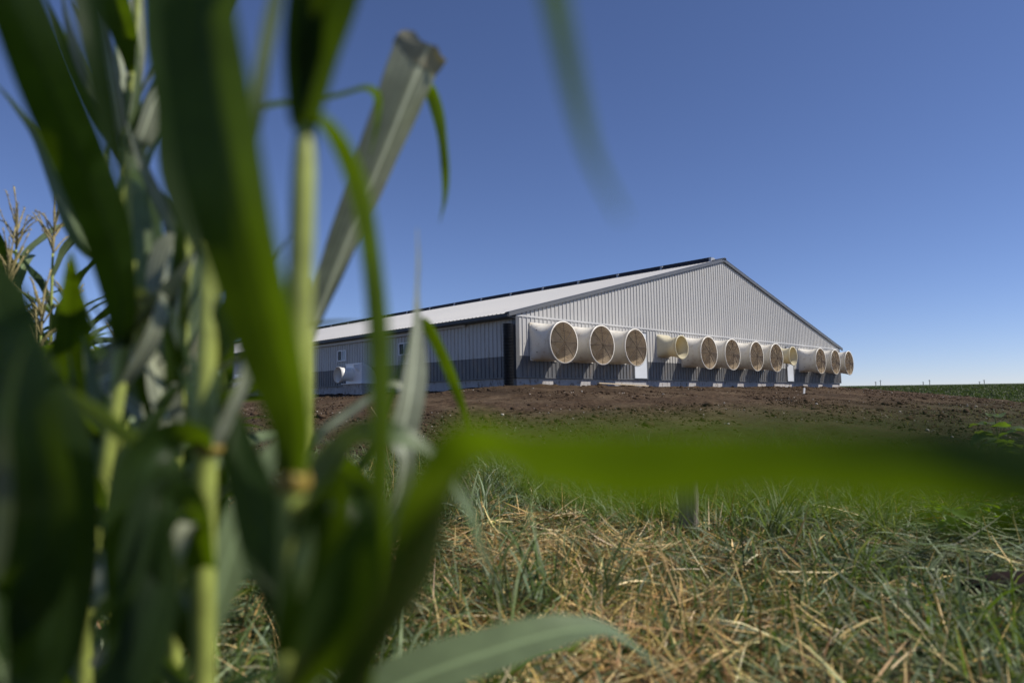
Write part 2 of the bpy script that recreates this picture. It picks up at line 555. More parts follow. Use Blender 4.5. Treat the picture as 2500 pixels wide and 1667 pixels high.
# far roof slope, core and far walls
MB().add([(HALF, -0.05, ROOF0 - 0.005), (BW + 0.42, -0.05, roofz(BW + 0.42)), (BW + 0.42, BL, roofz(BW + 0.42)), (HALF, BL, ROOF0 - 0.005)], [(0, 1, 2, 3)]).build('far_roof_slope', M['roof'], barn)
core = MB().box(0.03, BW - 0.03, 0.03, BL - 0.03, -0.02, ZG)  # solid filler behind the siding, added to block light
core.prism([(0.03, ZG), (BW - 0.03, ZG), (HALF, ROOF0 - 0.1)], 0.03, BL - 0.03, lambda p, q, h: (p, h, q))
core.build('wall_core', M['core'], barn)
MB().box(BW - 0.02, BW, 0.0, BL, 0, roofz(BW) - 0.02).build('far_wall', M['wall'], barn)
MB().box(0, BW, BL - 0.02, BL + 0.01, 0, ZG).prism([(0, ZG + .001), (BW, ZG + .001), (HALF, ROOF0 - 0.05)], BL - 0.02, BL + 0.01, lambda p, q, h: (p, h, q)).build('end_wall', M['wall'], barn)
MB().box(0.055, BW - 0.055, 0.055, BL - 0.055, -1.6, -0.021).build('foundation', M['concrete'], barn)
# trims
MB().box(-0.006, BW + 0.006, -0.034, -0.002, ZG - 0.035, ZG + 0.035).build('girt_trim', M['ltrim'], barn)
MB().box(0, BW, -0.026, 0.03, -0.012, 0.022).build('base_trim', M['trim'], barn)
MB().box(-0.026, 0.03, 0.1, BL, -0.012, 0.022).build('base_trim', M['trim'], barn)
for s0 in (0, BW):
    c = MB()
    if s0 == 0:
        c.box(-0.034, -0.001, -0.034, 0.17, 0.0, 2.25).box(-0.001, 0.15, -0.034, -0.001, 0.0, ZG - 0.036)
    else:
        c.box(BW + 0.001, BW + 0.034, -0.034, 0.15, 0, 2.3).box(BW - 0.12, BW + 0.001, -0.034, -0.001, 0.0, ZG - 0.036)
    c.build('corner_trim', M['trim'], barn)
for sg in (-1, 1):
    r = MB()
    e, pk = HALF + sg * (HALF + 0.42), HALF + sg * 0.002
    pts = [(e, roofz(e) + 0.035), (pk, ROOF0 + 0.035), (pk, ROOF0 - 0.115), (e, roofz(e) - 0.115)]
    r.prism(pts, -0.10, -0.035, lambda p, q, h: (p, h, q))
    top = [(e, roofz(e) + 0.036), (pk, ROOF0 + 0.036), (pk, ROOF0 + 0.046), (e, roofz(e) + 0.046)]
    r.prism(top, -0.11, 0.12, lambda p, q, h: (p, h, q))
    r.build('rake_trim', M['trim'], barn)
MB().prism([(HALF - 0.16, ROOF0 - 0.0), (HALF, ROOF0 + 0.05), (HALF + 0.16, ROOF0 - 0.0), (HALF + 0.16, ROOF0 + 0.03), (HALF, ROOF0 + 0.09), (HALF - 0.16, ROOF0 + 0.03)], -0.16, 0.62, lambda p, q, h: (p, h, q)).build('ridge_cap', M['trim'], barn)
MB().box(-0.44, -0.405, -0.09, BL, 2.17, 2.30).box(-0.405, 0.03, -0.03, BL, 2.171, 2.20).build('eave_fascia', M['dark'], barn)
MB().box(-0.50, -0.44, -0.09, BL, 2.19, 2.285).build('gutter', M['dark'], barn)
MB().box(-0.16, -0.025, 5.35, BL - 1, 2.04, 2.165).build('inlet_baffle', M['ltrim'], barn)
MB().box(-0.13, -0.025, 2.75, 5.34, 2.09, 2.165).build('inlet_baffle', M['ltrim'], barn)
# ridge vents
vm = MB().prism([(-0.26, -0.06), (-0.25, 0.19), (0, 0.25), (0.25, 0.19), (0.26, -0.06)], 0, 2.85, lambda p, q, h: (p, h, q)).build('ridge_vent', M['vent'], barn)
vm.location = (HALF, 0.66, ROOF0)
em = MB().prism([(-0.25, -0.06), (-0.23, 0.15), (0, 0.21), (0.23, 0.15), (0.25, -0.06)], -0.13, -0.001, lambda p, q, h: (p, h, q)).build('end_cap', M['galv'], vm)
for k in range(1, 24):
    o = put('ridge_vent', vm.data, barn, (HALF, 0.66 + 3.06 * k, ROOF0))
    put('end_cap', em.data, o)
# doors
for s0, s1 in ((7.22, 8.14), (22.50, 23.32)):
    d = MB().box(s0, s1, -0.045, -0.004, 0.06, 2.06).build('door', M['door'], barn)
    f = MB().box(s0 - 0.06, s0 - 0.001, -0.055, -0.003, 0.03, 2.12).box(s1 + 0.001, s1 + 0.06, -0.055, -0.003, 0.03, 2.12)
    f.box(s0 - 0.001, s1 + 0.001, -0.054, -0.003, 2.061, 2.12).box(s0 - 0.001, s1 + 0.001, -0.07, -0.003, 0.03, 0.059)
    f.build('door_frame', M['trim'], d)
    h = MB().box(s0 + 0.05, s0 + 0.10, -0.062, -0.046, 0.93, 1.10).tube([(s0 + 0.075, -0.05, 1.02), (s0 + 0.075, -0.10, 1.02), (s0 + 0.19, -0.11, 1.02)], 0.012, 6)
    h.build('door_handle', M['motor'], d)
# windows on the long side: sliding, one dark pane, one with an insect screen
for k in range(12):
    tt = 6.53 + 5.25 * k
    w = MB()
    a0, a1, z0, z1 = tt, tt + 0.80, 1.21, 1.76
    for (p, q, r0, r1) in ((a0, a1, z0, z0 + 0.05), (a0, a1, z1 - 0.05, z1), (a0, a0 + 0.05, z0 + 0.051, z1 - 0.051), (a1 - 0.05, a1, z0 + 0.051, z1 - 0.051)):
        w.box(-0.075, -0.022, p, q, r0, r1)
    w.box(-0.07, -0.022, (a0 + a1) / 2 - 0.025, (a0 + a1) / 2 + 0.025, z0 + 0.051, z1 - 0.051)
    wo_ = w.build('window', M['winframe'], barn)
    MB().box(-0.045, -0.024, (a0 + a1) / 2 + 0.026, a1 - 0.051, z0 + 0.051, z1 - 0.051).build('pane', M['glass'], wo_)
    MB().box(-0.055, -0.024, a0 + 0.051, (a0 + a1) / 2 - 0.026, z0 + 0.051, z1 - 0.051).build('screen_pane', M['screen'], wo_)

# ------------------------------------------------------------------ exhaust fans on the gable
NSEG = 40


def sup_ring(hw, n, y, cz, cx=0.0):
    pts = []
    for k in range(NSEG):
        a_ = 2 * math.pi * (k + 0.5) / NSEG
        ca, sa = math.cos(a_), math.sin(a_)
        r = (abs(ca) ** n + abs(sa) ** n) ** (-1.0 / n)
        pts.append((cx + hw * r * ca, y, cz + hw * r * sa))
    return pts


def cone_mesh(profile_, thick=0.022):
    """profile_: list of (y, half width, exponent, centre z) from wall to mouth"""
    mb, li = MB(), MB()
    outer = [sup_ring(h, n, y, c0) for y, h, n, c0 in profile_]
    inner = [sup_ring(h - thick, n, y, c0) for y, h, n, c0 in profile_]
    y, h, n, c0 = profile_[-1]
    lip = [sup_ring(h + 0.022, n, y, c0), sup_ring(h + 0.022, n, y - 0.03, c0), sup_ring(h - thick, n, y - 0.03, c0)]
    mb.loft(outer + lip)
    li.loft([lip[-1]] + inner[::-1])
    return mb, li


def big_fan_parts(root):
    z0, z1 = 1.345, 1.27
    prof = [(0.0, 0.70, 14, z0), (-0.07, 0.70, 14, z0), (-0.12, 0.69, 9, z0), (-0.22, 0.68, 5, 1.335), (-0.34, 0.675, 3.2, 1.325), (-0.46, 0.68, 2.4, 1.315), (-0.58, 0.69, 2.1, 1.305), (-0.80, 0.72, 2, 1.29), (-1.05, 0.765, 2, z1)]
    ou, li = cone_mesh(prof)
    ho = ou.build('housing', M['fan'], root, True)
    li.build('dusty_lining', M['lining'], ho, True)
    MB().box(-0.715, 0.715, -0.03, -0.001, z0 - 0.715, z0 + 0.715).build('wall_flange', M['fan'], root)
    sh = MB()
    for k in range(9):
        zz = z0 - 0.62 + k * 0.14
        sh.add([(-0.64, -0.10, zz), (0.64, -0.10, zz), (0.64, -0.045, zz + 0.135), (-0.64, -0.045, zz + 0.135)], [(0, 1, 2, 3)])
    sh.box(-0.66, 0.66, -0.044, -0.031, z0 - 0.66, z0 + 0.66)
    sh.build('shutter', M['inner'], root)
    hub = MB().tube([(0, -0.24, 1.33), (0, -0.42, 1.325)], 0.09, 12)
    bo = hub.build('rotor', M['motor'], root)
    for k in range(6):
        a_ = 2 * math.pi * (k / 6 + 0.07)
        ca, sa = math.cos(a_), math.sin(a_)

        def q(r, w, y): return (ca * r - sa * w, y, 1.325 + sa * r + ca * w)
        MB().add([q(0.08, -0.05, -0.36), q(0.08, 0.06, -0.30), q(0.36, 0.13, -0.27), q(0.61, 0.15, -0.28), q(0.61, -0.10, -0.39), q(0.36, -0.10, -0.39)], [(0, 1, 2, 5), (5, 2, 3, 4)]).build('blade', M['blade'], bo)
    mo = MB().tube([(-0.40, -0.45, 1.42), (-0.40, -0.62, 1.42)], 0.085, 12).box(-0.44, -0.36, -0.50, -0.46, 1.0, 1.42).box(-0.60, -0.36, -0.50, -0.47, 1.43, 1.47)
    mo.build('motor', M['motor'], root)
    g = MB()
    for k in range(1, 12):
        r = 0.062 * k + 0.02
        sag = -1.05 - 0.05 * (1 - (r / 0.74) ** 2)
        ring = [(r * math.cos(2 * math.pi * j / 32), sag, z1 + r * math.sin(2 * math.pi * j / 32)) for j in range(33)]
        g.tube(ring, 0.0065, 4, cap=False)
    go = g.build('guard', M['guardwire'], root)
    for k in range(8):
        a_ = math.pi * 2 * k / 8 + 0.02
        MB().tube([(0.05 * math.cos(a_), -1.108, z1 + 0.05 * math.sin(a_)), (0.42 * math.cos(a_), -1.094, z1 + 0.42 * math.sin(a_)), (0.75 * math.cos(a_), -1.06, z1 + 0.75 * math.sin(a_))], 0.010, 4).build('spoke', M['spoke'], go)
    for sx in (-1, 1):
        for zz in (1.75, 0.93):
            MB().tube([(sx * 0.70, -0.35, zz), (sx * 0.705, -0.36, zz)], 0.02, 6).build('bolt', M['spoke'], root)


def small_fan_parts(root):
    z0 = 1.555
    prof = [(0.0, 0.515, 14, z0), (-0.06, 0.515, 14, z0), (-0.12, 0.50, 7, z0), (-0.22, 0.47, 4, 1.53), (-0.34, 0.44, 2.7, 1.50), (-0.46, 0.425, 2.1, 1.48), (-0.60, 0.43, 2, 1.465), (-0.80, 0.47, 2, 1.45), (-0.98, 0.53, 2, 1.44)]
    ou, li = cone_mesh(prof)
    ho = ou.build('housing', M['cream'], root, True)
    li.build('lining', M['cream'], ho, True)
    MB().box(-0.53, 0.53, -0.03, -0.001, z0 - 0.53, z0 + 0.53).build('wall_flange', M['fan'], root)
    MB().box(-0.47, 0.47, -0.045, -0.031, z0 - 0.47, z0 + 0.47).build('shutter', M['inner'], root)
    bo = MB().tube([(0, -0.2, 1.5), (0, -0.42, 1.5)], 0.09, 12).build('rotor', M['motor'], root)
    for k in range(4):
        a_ = 2 * math.pi * (k / 4 + 0.06)
        ca, sa = math.cos(a_), math.sin(a_)

        def q(r, w, y): return (ca * r - sa * w, y, 1.5 + sa * r + ca * w)
        MB().add([q(0.08, -0.05, -0.36), q(0.08, 0.06, -0.30), q(0.24, 0.12, -0.27), q(0.38, 0.12, -0.28), q(0.38, -0.08, -0.37), q(0.24, -0.09, -0.37)], [(0, 1, 2, 5), (5, 2, 3, 4)]).build('blade', M['motor'], bo)


def copy_tree(o, parent=None):
    c = o.copy()
    COL.objects.link(c)
    c.parent = parent
    for ch in list(o.children): copy_tree(ch, c)
    return c


def on_gable(s, tt=0.0, z=0.0): return BO + SX * s + TX * tt + Vector((0, 0, z))


big_pos = [1.40, 3.64, 5.88, 11.71, 13.98, 16.53, 18.85, 24.83, 27.12, 29.41]
big_lab = ['wide white exhaust fan cone nearest the near barn corner and black pipe',
           'wide white exhaust fan cone second from the near barn corner',
           'wide white exhaust fan cone partly hiding the nearer white door',
           'wide white exhaust fan cone just beyond the nearer small cream fan',
           'second of four wide exhaust fan cones between the two small cream fans',
           'third of four wide exhaust fan cones between the two small cream fans',
           'wide exhaust fan cone just before the small cream fan at far door',
           'first wide exhaust fan cone past the far door',
           'middle wide exhaust fan cone of the far three beyond far door',
           'last wide exhaust fan cone sticking out past the far barn corner']
proto = None
for s, lab in zip(big_pos, big_lab):
    if proto is None:
        e_ = empty('exhaust_fan'); big_fan_parts(e_); proto = e_
    else:
        e_ = copy_tree(proto)
    e_.location = on_gable(s, -0.022)
    e_.rotation_euler = (0, 0, YAW + random.uniform(-0.012, 0.012))
    tag(e_, lab, 'exhaust fan', 'wide exhaust fans along the gable wall')
proto = None
for s, lab in ((9.48, 'small cream exhaust fan cone with open mouth between nearer door and wide fans'), (21.13, 'small cream exhaust fan cone beside the far white door')):
    if proto is None:
        e_ = empty('exhaust_fan'); small_fan_parts(e_); proto = e_
    else:
        e_ = copy_tree(proto)
    e_.location = on_gable(s, -0.022)
    e_.rotation_euler = (0, 0, YAW)
    tag(e_, lab, 'exhaust fan', 'small cream exhaust fans on the gable wall')

# ------------------------------------------------------------------ pit fans along the side wall


def pit_fan_parts(root):
    # local X = along gable (+ into barn), Y along side wall
    MB().box(-1.02, -0.06, 0, 1.6, -0.95, 0.0).build('concrete_base', M['concrete'], root)
    MB().box(-1.10, -0.045, -0.05, 1.65, 0.001, 0.03).build('base_lid', M['pit'], root)
    hz, x0, x1 = 0.90, -0.93, -0.08
    arc = [(x0, 0.031), (x0, hz)] + [(x0 + (x1 - x0) * math.sin(a_), 0.031 + (hz - 0.031) * math.cos(a_)) for a_ in np.linspace(0.12, math.pi / 2, 12)]
    MB().prism(arc, 0.16, 1.50, lambda p, q, h: (p, h, q)).build('hood', M['pit'], root)
    MB().box(x0 - 0.03, x0 + 0.10, 0.12, 1.54, hz - 0.002, hz + 0.035).box(x0 - 0.012, x0 - 0.001, 0.14, 0.20, 0.032, hz - 0.003).build('hood_flange', M['pit'], root)
    mb = MB()
    prof = [(x0 + 0.0, 0.30, 0.45), (-1.05, 0.295, 0.445), (-1.2, 0.30, 0.44), (-1.42, 0.325, 0.43), (-1.62, 0.37, 0.42)]

    def rg(x, r, cz): return [(x, 1.06 + r * math.cos(2 * math.pi * k / 36), cz + r * math.sin(2 * math.pi * k / 36)) for k in range(36)]
    mb.loft([rg(*p) for p in prof] + [rg(-1.62, 0.35, 0.42)] + [rg(x, r - 0.02, cz) for x, r, cz in prof[::-1]], cap1=True)
    mb.build('outlet_cone', M['pitcone'], root, True)
    MB().tube([(x0 - 0.02, 1.06, 0.45), (x0 - 0.16, 1.06, 0.45)], 0.07, 10).build('motor', M['motor'], root)
    MB().prism([(x0 - 0.001, 0.62), (x0 - 0.28, 0.70), (x0 - 0.33, 0.88), (x0 - 0.001, 0.88)], 0.30, 0.33, lambda p, q, h: (p, h, q)).prism([(x0 - 0.001, 0.52), (x0 - 0.14, 0.60), (x0 - 0.30, 0.86), (x0 - 0.001, 0.897)], 0.34, 0.44, lambda p, q, h: (p, h, q)).build('shield', M['pit'], root)


pit_lab = ['white pit fan with round outlet on a concrete box beside the shaded wall',
           'white pit fan farther along the side wall, glimpsed between corn leaves',
           'most distant white pit fan seen through a gap in the corn']
proto = None
for tt, lab in zip((8.80, 21.5, 33.0), pit_lab):
    if proto is None:
        e_ = empty('pit_fan'); pit_fan_parts(e_); proto = e_
    else:
        e_ = copy_tree(proto)
    e_.location = on_gable(0, tt, 0.02)
    e_.rotation_euler = (0, 0, YAW)
    tag(e_, lab, 'pit fan', 'pit fans along the side wall')

# ------------------------------------------------------------------ black corrugated pipe at the corner
rings = []
zz, k = -0.62, 0
while zz < 1.92:
    for dz, r in ((0, 0.150), (0.016, 0.205), (0.032, 0.205), (0.048, 0.150)):
        rings.append([(-0.27 + r * math.cos(2 * math.pi * j / 24), 0.13 + r * math.sin(2 * math.pi * j / 24), zz + dz) for j in range(24)])
    zz += 0.054
inner = [[(-0.27 + 0.16 * math.cos(2 * math.pi * j / 24), 0.13 + 0.16 * math.sin(2 * math.pi * j / 24), z_) for j in range(24)] for z_ in (zz - 0.012, zz - 0.5)]
o = MB().loft(rings + inner, cap1=True).build('corrugated_pipe', M['pipe'])
o.location = BO; o.rotation_euler = (0, 0, YAW)
tag(o, 'black corrugated plastic pipe standing upright at the barn corner', 'pipe')


# ------------------------------------------------------------------ lumber, stake, post
def world_pt(px, py, d):
    """point seen at pixel (px,py) of the 2352-px-wide frame, d metres deep"""
    k = 2500 / 2352
    return CAMPOS + (F + CR * ((px * k - 1250) / FPX) - CU * ((py * k - 833.5) / FPX)) * d


def board(name, p, q, w, h, mat, label, cat, group=None):
    p, q = Vector(p), Vector(q)
    t_ = (q - p).normalized()
    sd_ = t_.cross(Vector((0, 0, 1))).normalized()
    up_ = sd_.cross(t_)
    v = [a_ + sd_ * (w / 2 * i) + up_ * (h / 2 * j) for a_ in (p, q) for i, j in ((-1, -1), (1, -1), (1, 1), (-1, 1))]
    o_ = mesh_obj(name, v, [(0, 3, 2, 1), (4, 5, 6, 7), (0, 1, 5, 4), (1, 2, 6, 5), (2, 3, 7, 6), (3, 0, 4, 7)], mat)
    bv = o_.modifiers.new('bevel', 'BEVEL'); bv.width = min(w, h) * 0.12; bv.segments = 2
    return tag(o_, label, cat, group)


def gpt(s, tt, dz=0.0):
    p = BO + SX * s + TX * tt
    p.z = gz(p.x, p.y) + dz
    return p


board('plank', gpt(3.75, -0.75, 0.07), gpt(7.4, -0.55, 0.05), 0.14, 0.045, M['lumber'], 'bare wooden plank lying on the soil below the nearer fans', 'plank')
board('plank', gpt(31.6, -1.2, 0.10), gpt(34.0, -3.2, 0.22), 0.14, 0.05, M['lumber'], 'wooden plank tilted on the soil past the far barn corner', 'plank')
board('plank', gpt(32.2, -0.4, 0.05), gpt(33.6, 0.6, 0.05), 0.12, 0.05, M['lumber'], 'short wooden board lying flat past the far barn corner', 'plank')

# ------------------------------------------------------------------ clods and pebbles on the soil
ICO = None


def ico():
    p = (1 + 5 ** 0.5) / 2
    v = np.array([(-1, p, 0), (1, p, 0), (-1, -p, 0), (1, -p, 0), (0, -1, p), (0, 1, p), (0, -1, -p), (0, 1, -p), (p, 0, -1), (p, 0, 1), (-p, 0, -1), (-p, 0, 1)], float)
    v /= np.linalg.norm(v[0])
    f = np.array([(0, 11, 5), (0, 5, 1), (0, 1, 7), (0, 7, 10), (0, 10, 11), (1, 5, 9), (5, 11, 4), (11, 10, 2), (10, 7, 6), (7, 1, 8), (3, 9, 4), (3, 4, 2), (3, 2, 6), (3, 6, 8), (3, 8, 9), (4, 9, 5), (2, 4, 11), (6, 2, 10), (8, 6, 7), (9, 8, 1)])
    return v, f


def lumps(name, P, R, mat, squash=0.7, jit=0.28):
    v, f = ico()
    n = len(P)
    V = v[None] * (1 + jit * rng.standard_normal((n, 12, 1)))
    V = V * (R[:, None, None] * np.stack([rng.uniform(0.7, 1.3, n), rng.uniform(0.7, 1.3, n), rng.uniform(0.5, 0.9, n) * squash / 0.7], 1)[:, None, :])
    a_ = rng.uniform(0, 6.28, n)
    c_, s_ = np.cos(a_)[:, None], np.sin(a_)[:, None]
    X = V[:, :, 0] * c_ - V[:, :, 1] * s_; Y = V[:, :, 0] * s_ + V[:, :, 1] * c_
    V = np.stack([X, Y, V[:, :, 2]], 2) + P[:, None, :]
    FQ = (f[None] + 12 * np.arange(n)[:, None, None]).reshape(-1, 3)
    return quads_obj(name, V.reshape(-1, 3), FQ, mat)


def soil_points(n, dmin, dmax):
    out = []
    while len(out) < n:
        x = rng.uniform(-14, 30, 40000); y = rng.uniform(7.5, 48, 40000)
        d = barn_dist(x, y); s, tt = barn_st(x, y)
        ok = (d > dmin) & (d < dmax) & ((tt < 0) | (s < 0)) & (rng.uniform(0, 1, 40000) < 0.25 + 1.7 * fnoise(x, y, 31, 4, 0.45)) & (np.abs(x) < 0.82 * y + 1)
        out += list(zip(x[ok], y[ok]))
    out = np.array(out[:n])
    return np.column_stack([out, ground_z(out[:, 0], out[:, 1])])


P = soil_points(26000, 0.1, 15.5)
R_ = np.exp(rng.normal(math.log(0.0165), 0.62, len(P))).clip(0.007, 0.13)
tag(lumps('soil_clods', P + np.array([0, 0, 0.005]), R_, M['clod']), 'loose dark clods of earth strewn over the bare slope', 'soil clods', kind='stuff')
P = soil_points(1100, 0.4, 15.5)
tag(lumps('pale_pebbles', P + np.array([0, 0, 0.012]), np.exp(rng.normal(math.log(0.013), 0.5, len(P))).clip(0.006, 0.045), M['pebble']), 'small pale stones scattered across the dark soil', 'pebbles', kind='stuff')
# ------------------------------------------------------------------ grass


def blades(name, xy, length, width, phi, th0, curl, col, mat, z0=None, seg=4, droop=None, roll=None):
    n = len(xy)
    z = ground_z(xy[:, 0], xy[:, 1]) if z0 is None else z0
    pos = np.column_stack([xy, z])
    side0 = np.column_stack([-np.sin(phi), np.cos(phi), np.zeros(n)])
    V = np.empty((n, seg + 1, 2, 3))
    taper = np.interp(np.linspace(0, 1, seg + 1), [0, 0.3, 0.7, 1], [0.75, 1.0, 0.75, 0.06])
    for j in range(seg + 1):
        th = th0 + curl * j / seg
        dr = np.column_stack([np.sin(th) * np.cos(phi), np.sin(th) * np.sin(phi), np.cos(th)])
        sd_ = side0
        if roll is not None:
            nn = np.cross(dr, side0)
            sd_ = side0 * np.cos(roll)[:, None] + nn * np.sin(roll)[:, None]
        w = (width * taper[j] / 2)[:, None]
        V[:, j, 0] = pos - sd_ * w
        V[:, j, 1] = pos + sd_ * w
        pos = pos + dr * (length / seg)[:, None]
    k = 2 * (seg + 1)
    b = (np.arange(n) * k)[:, None]
    q = np.concatenate([np.concatenate([b + 2 * j, b + 2 * j + 1, b + 2 * j + 3, b + 2 * j + 2], 1)[:, None] for j in range(seg)], 1).reshape(-1, 4)
    C = np.ones((n, seg + 1, 2, 4))
    C[..., :3] = col[:, None, None, :]
    tip = np.linspace(0, 1, seg + 1)[None, :, None, None]
    C[..., :3] = C[..., :3] * (0.9 + 0.2 * tip)
    return quads_obj(name, V.reshape(-1, 3), q, mat, {'Col': C.reshape(-1, 4)})


def wedge(n, d0, d1, a0=-0.80, a1=0.86, power=0.75):
    """random ground points ahead of the field edge, denser close by"""
    u = rng.uniform(0, 1, n)
    d = (d0 ** (2 - 2 * power) + u * (d1 ** (2 - 2 * power) - d0 ** (2 - 2 * power))) ** (1 / (2 - 2 * power))
    a_ = rng.uniform(a0, a1, n)
    return np.column_stack([d * np.sin(a_), d * np.cos(a_)])


def edge_keep(xy, soft=1.0):
    d = barn_dist(xy[:, 0], xy[:, 1]) + 1.6 * fnoise(xy[:, 0], xy[:, 1], 4, 4, 0.35)
    p = sstep(13.6, 13.6 + 1.6 * soft, d)
    return rng.uniform(0, 1, len(xy)) < p


def mat_height(x, y):
    return (0.11 + 0.09 * fnoise(x, y, 41, 3, 0.9) + 0.10 * fnoise(x, y, 43, 3, 3.4)).clip(0.01, 0.4)


def flow(x, y, spread):
    return 6.28 * fnoise(x, y, 47, 2, 0.7) + rng.normal(0, spread, len(x)) + math.pi * rng.integers(0, 2, len(x))


def palette(n, cols, weights, var=0.18):
    idx = rng.choice(len(cols), n, p=np.array(weights) / sum(weights))
    c_ = np.array(cols)[idx]
    return c_ * np.exp(rng.normal(0, var, (n, 1))) * np.exp(rng.normal(0, 0.06, (n, 3)))


greens = [(0.072, 0.108, 0.028), (0.118, 0.158, 0.060), (0.195, 0.235, 0.135), (0.090, 0.140, 0.022)]
tans = [(0.62, 0.46, 0.20), (0.47, 0.32, 0.11), (0.24, 0.145, 0.05), (0.70, 0.58, 0.33)]


def straw_frac(x, y):
    d = np.hypot(x, y)
    c0 = np.exp(-((x / d - 0.06) / 0.33) ** 2)
    return np.clip((0.12 + 0.66 * c0) * (1 - 0.80 * sstep(4.2, 6.8, d)) + 0.35 * fnoise(x, y, 51, 3, 1.1), 0.03, 0.92)


# standing green blades
xy = wedge(95000, 1.15, 11.5)
sf = straw_frac(xy[:, 0], xy[:, 1])
xy = xy[edge_keep(xy) & (rng.uniform(0, 1, len(xy)) > sf * 0.75)]
n = len(xy)
dd = np.hypot(xy[:, 0], xy[:, 1])
L = rng.gamma(7, 0.033, n) * (0.85 + 0.35 * sstep(4.5, 7.5, dd)) * (0.8 + 0.5 * fnoise(xy[:, 0], xy[:, 1], 61, 2, 0.8))
g = blades('grass', xy, L.clip(0.07, 0.55), rng.uniform(0.005, 0.013, n) * (1.35 - 0.35 * sstep(2.0, 4.0, dd)), rng.uniform(0, 6.28, n), np.abs(rng.normal(0.45, 0.4, n)), rng.gamma(3, 0.42, n), palette(n, greens, [3, 3, 2, 2]), M['grass'], roll=rng.normal(0, 0.6, n))
tag(g, 'rank green grass growing along the field edge', 'grass', kind='stuff')
# cut grass lying in a mat: green and straw coloured
xy = wedge(105000, 1.15, 10.5)
sf = straw_frac(xy[:, 0], xy[:, 1])
keep = edge_keep(xy, 1.6)
xy, sf = xy[keep], sf[keep]
n = len(xy)
isstraw = rng.uniform(0, 1, n) < sf
col = np.where(isstraw[:, None], palette(n, tans, [4, 3, 3, 2], 0.3), palette(n, greens + [(0.15, 0.16, 0.07)], [2, 3, 3, 1, 2]))
mh = mat_height(xy[:, 0], xy[:, 1])
z0 = ground_z(xy[:, 0], xy[:, 1]) + mh * rng.uniform(0.15, 1.0, n)
wid = np.where(isstraw, rng.uniform(0.004, 0.0085, n), rng.uniform(0.005, 0.012, n))
th = rng.normal(1.45, 0.22, n)
g = blades('cut_grass', xy, rng.gamma(6, 0.034, n).clip(0.05, 0.45), wid, flow(xy[:, 0], xy[:, 1], 0.65), th, rng.normal(0.15, 0.35, n), col, M['straw'], z0=z0, seg=3, roll=rng.normal(0, 0.5, n))
tag(g, 'mown grass and golden straw lying in a tangled mat', 'cut grass', kind='stuff')
# long-bladed tussocks
T_ = wedge(520, 1.5, 10.5)
T_ = T_[edge_keep(T_)]
dT = np.hypot(T_[:, 0], T_[:, 1])
T_ = T_[rng.uniform(0, 1, len(T_)) < 0.12 + 0.88 * sstep(3.8, 6.0, dT)]
cnt = rng.integers(22, 60, len(T_))
own = np.repeat(np.arange(len(T_)), cnt)
xy = T_[own] + rng.normal(0, 0.045, (len(own), 2))
n = len(xy)
lean = rng.uniform(0, 6.28, len(T_))[own]
hs = rng.uniform(0.7, 1.3, len(T_))[own]
g = blades('tussock_grass', xy, (rng.gamma(9, 0.040, n) * hs).clip(0.12, 0.62), rng.uniform(0.006, 0.013, n), lean + rng.normal(0, 1.1, n), np.abs(rng.normal(0.22, 0.2, n)), rng.gamma(4, 0.36, n), palette(n, greens + [(0.19, 0.24, 0.14)], [3, 3, 2, 2, 2]), M['grass'], seg=5, roll=rng.normal(0, 0.5, n))
tag(g, 'long arching blades of tussock grass between the mown patches', 'grass', kind='stuff')
# dead stalks poking up and tan stubble
xy = wedge(2600, 1.3, 9.5)
xy = xy[edge_keep(xy)]
n = len(xy)
g = blades('dead_stalks', xy, rng.gamma(6, 0.045, n).clip(0.1, 0.6), rng.uniform(0.004, 0.008, n), rng.uniform(0, 6.28, n), np.abs(rng.normal(0.7, 0.45, n)), rng.normal(0.2, 0.6, n), palette(n, tans, [3, 4, 3, 1]), M['straw'])
tag(g, 'dry brown grass stalks poking up through the mown mat', 'dry stalks', kind='stuff')
# sparse young grass on the lower soil
xy = np.column_stack([rng.uniform(-14, 28, 60000), rng.uniform(7, 40, 60000)])
d = barn_dist(xy[:, 0], xy[:, 1])
s_, t_ = barn_st(xy[:, 0], xy[:, 1])
pr = 0.55 * sstep(7, 15, d) * (d < 19) * sstep(-0.05, 0.35, fnoise(xy[:, 0], xy[:, 1], 71, 4, 0.35))
xy = xy[(rng.uniform(0, 1, len(xy)) < pr) & (np.abs(xy[:, 0]) < 0.85 * xy[:, 1])]
n = len(xy)
g = blades('sprouting_grass', xy, rng.uniform(0.04, 0.16, n), rng.uniform(0.006, 0.012, n), rng.uniform(0, 6.28, n), np.abs(rng.normal(0.4, 0.4, n)), rng.uniform(0, 0.9, n), palette(n, greens + [(0.26, 0.22, 0.10)], [2, 2, 2, 1, 2]), M['grass'], seg=2)
tag(g, 'thin new grass sprouting on the lower soil slope', 'grass', kind='stuff')
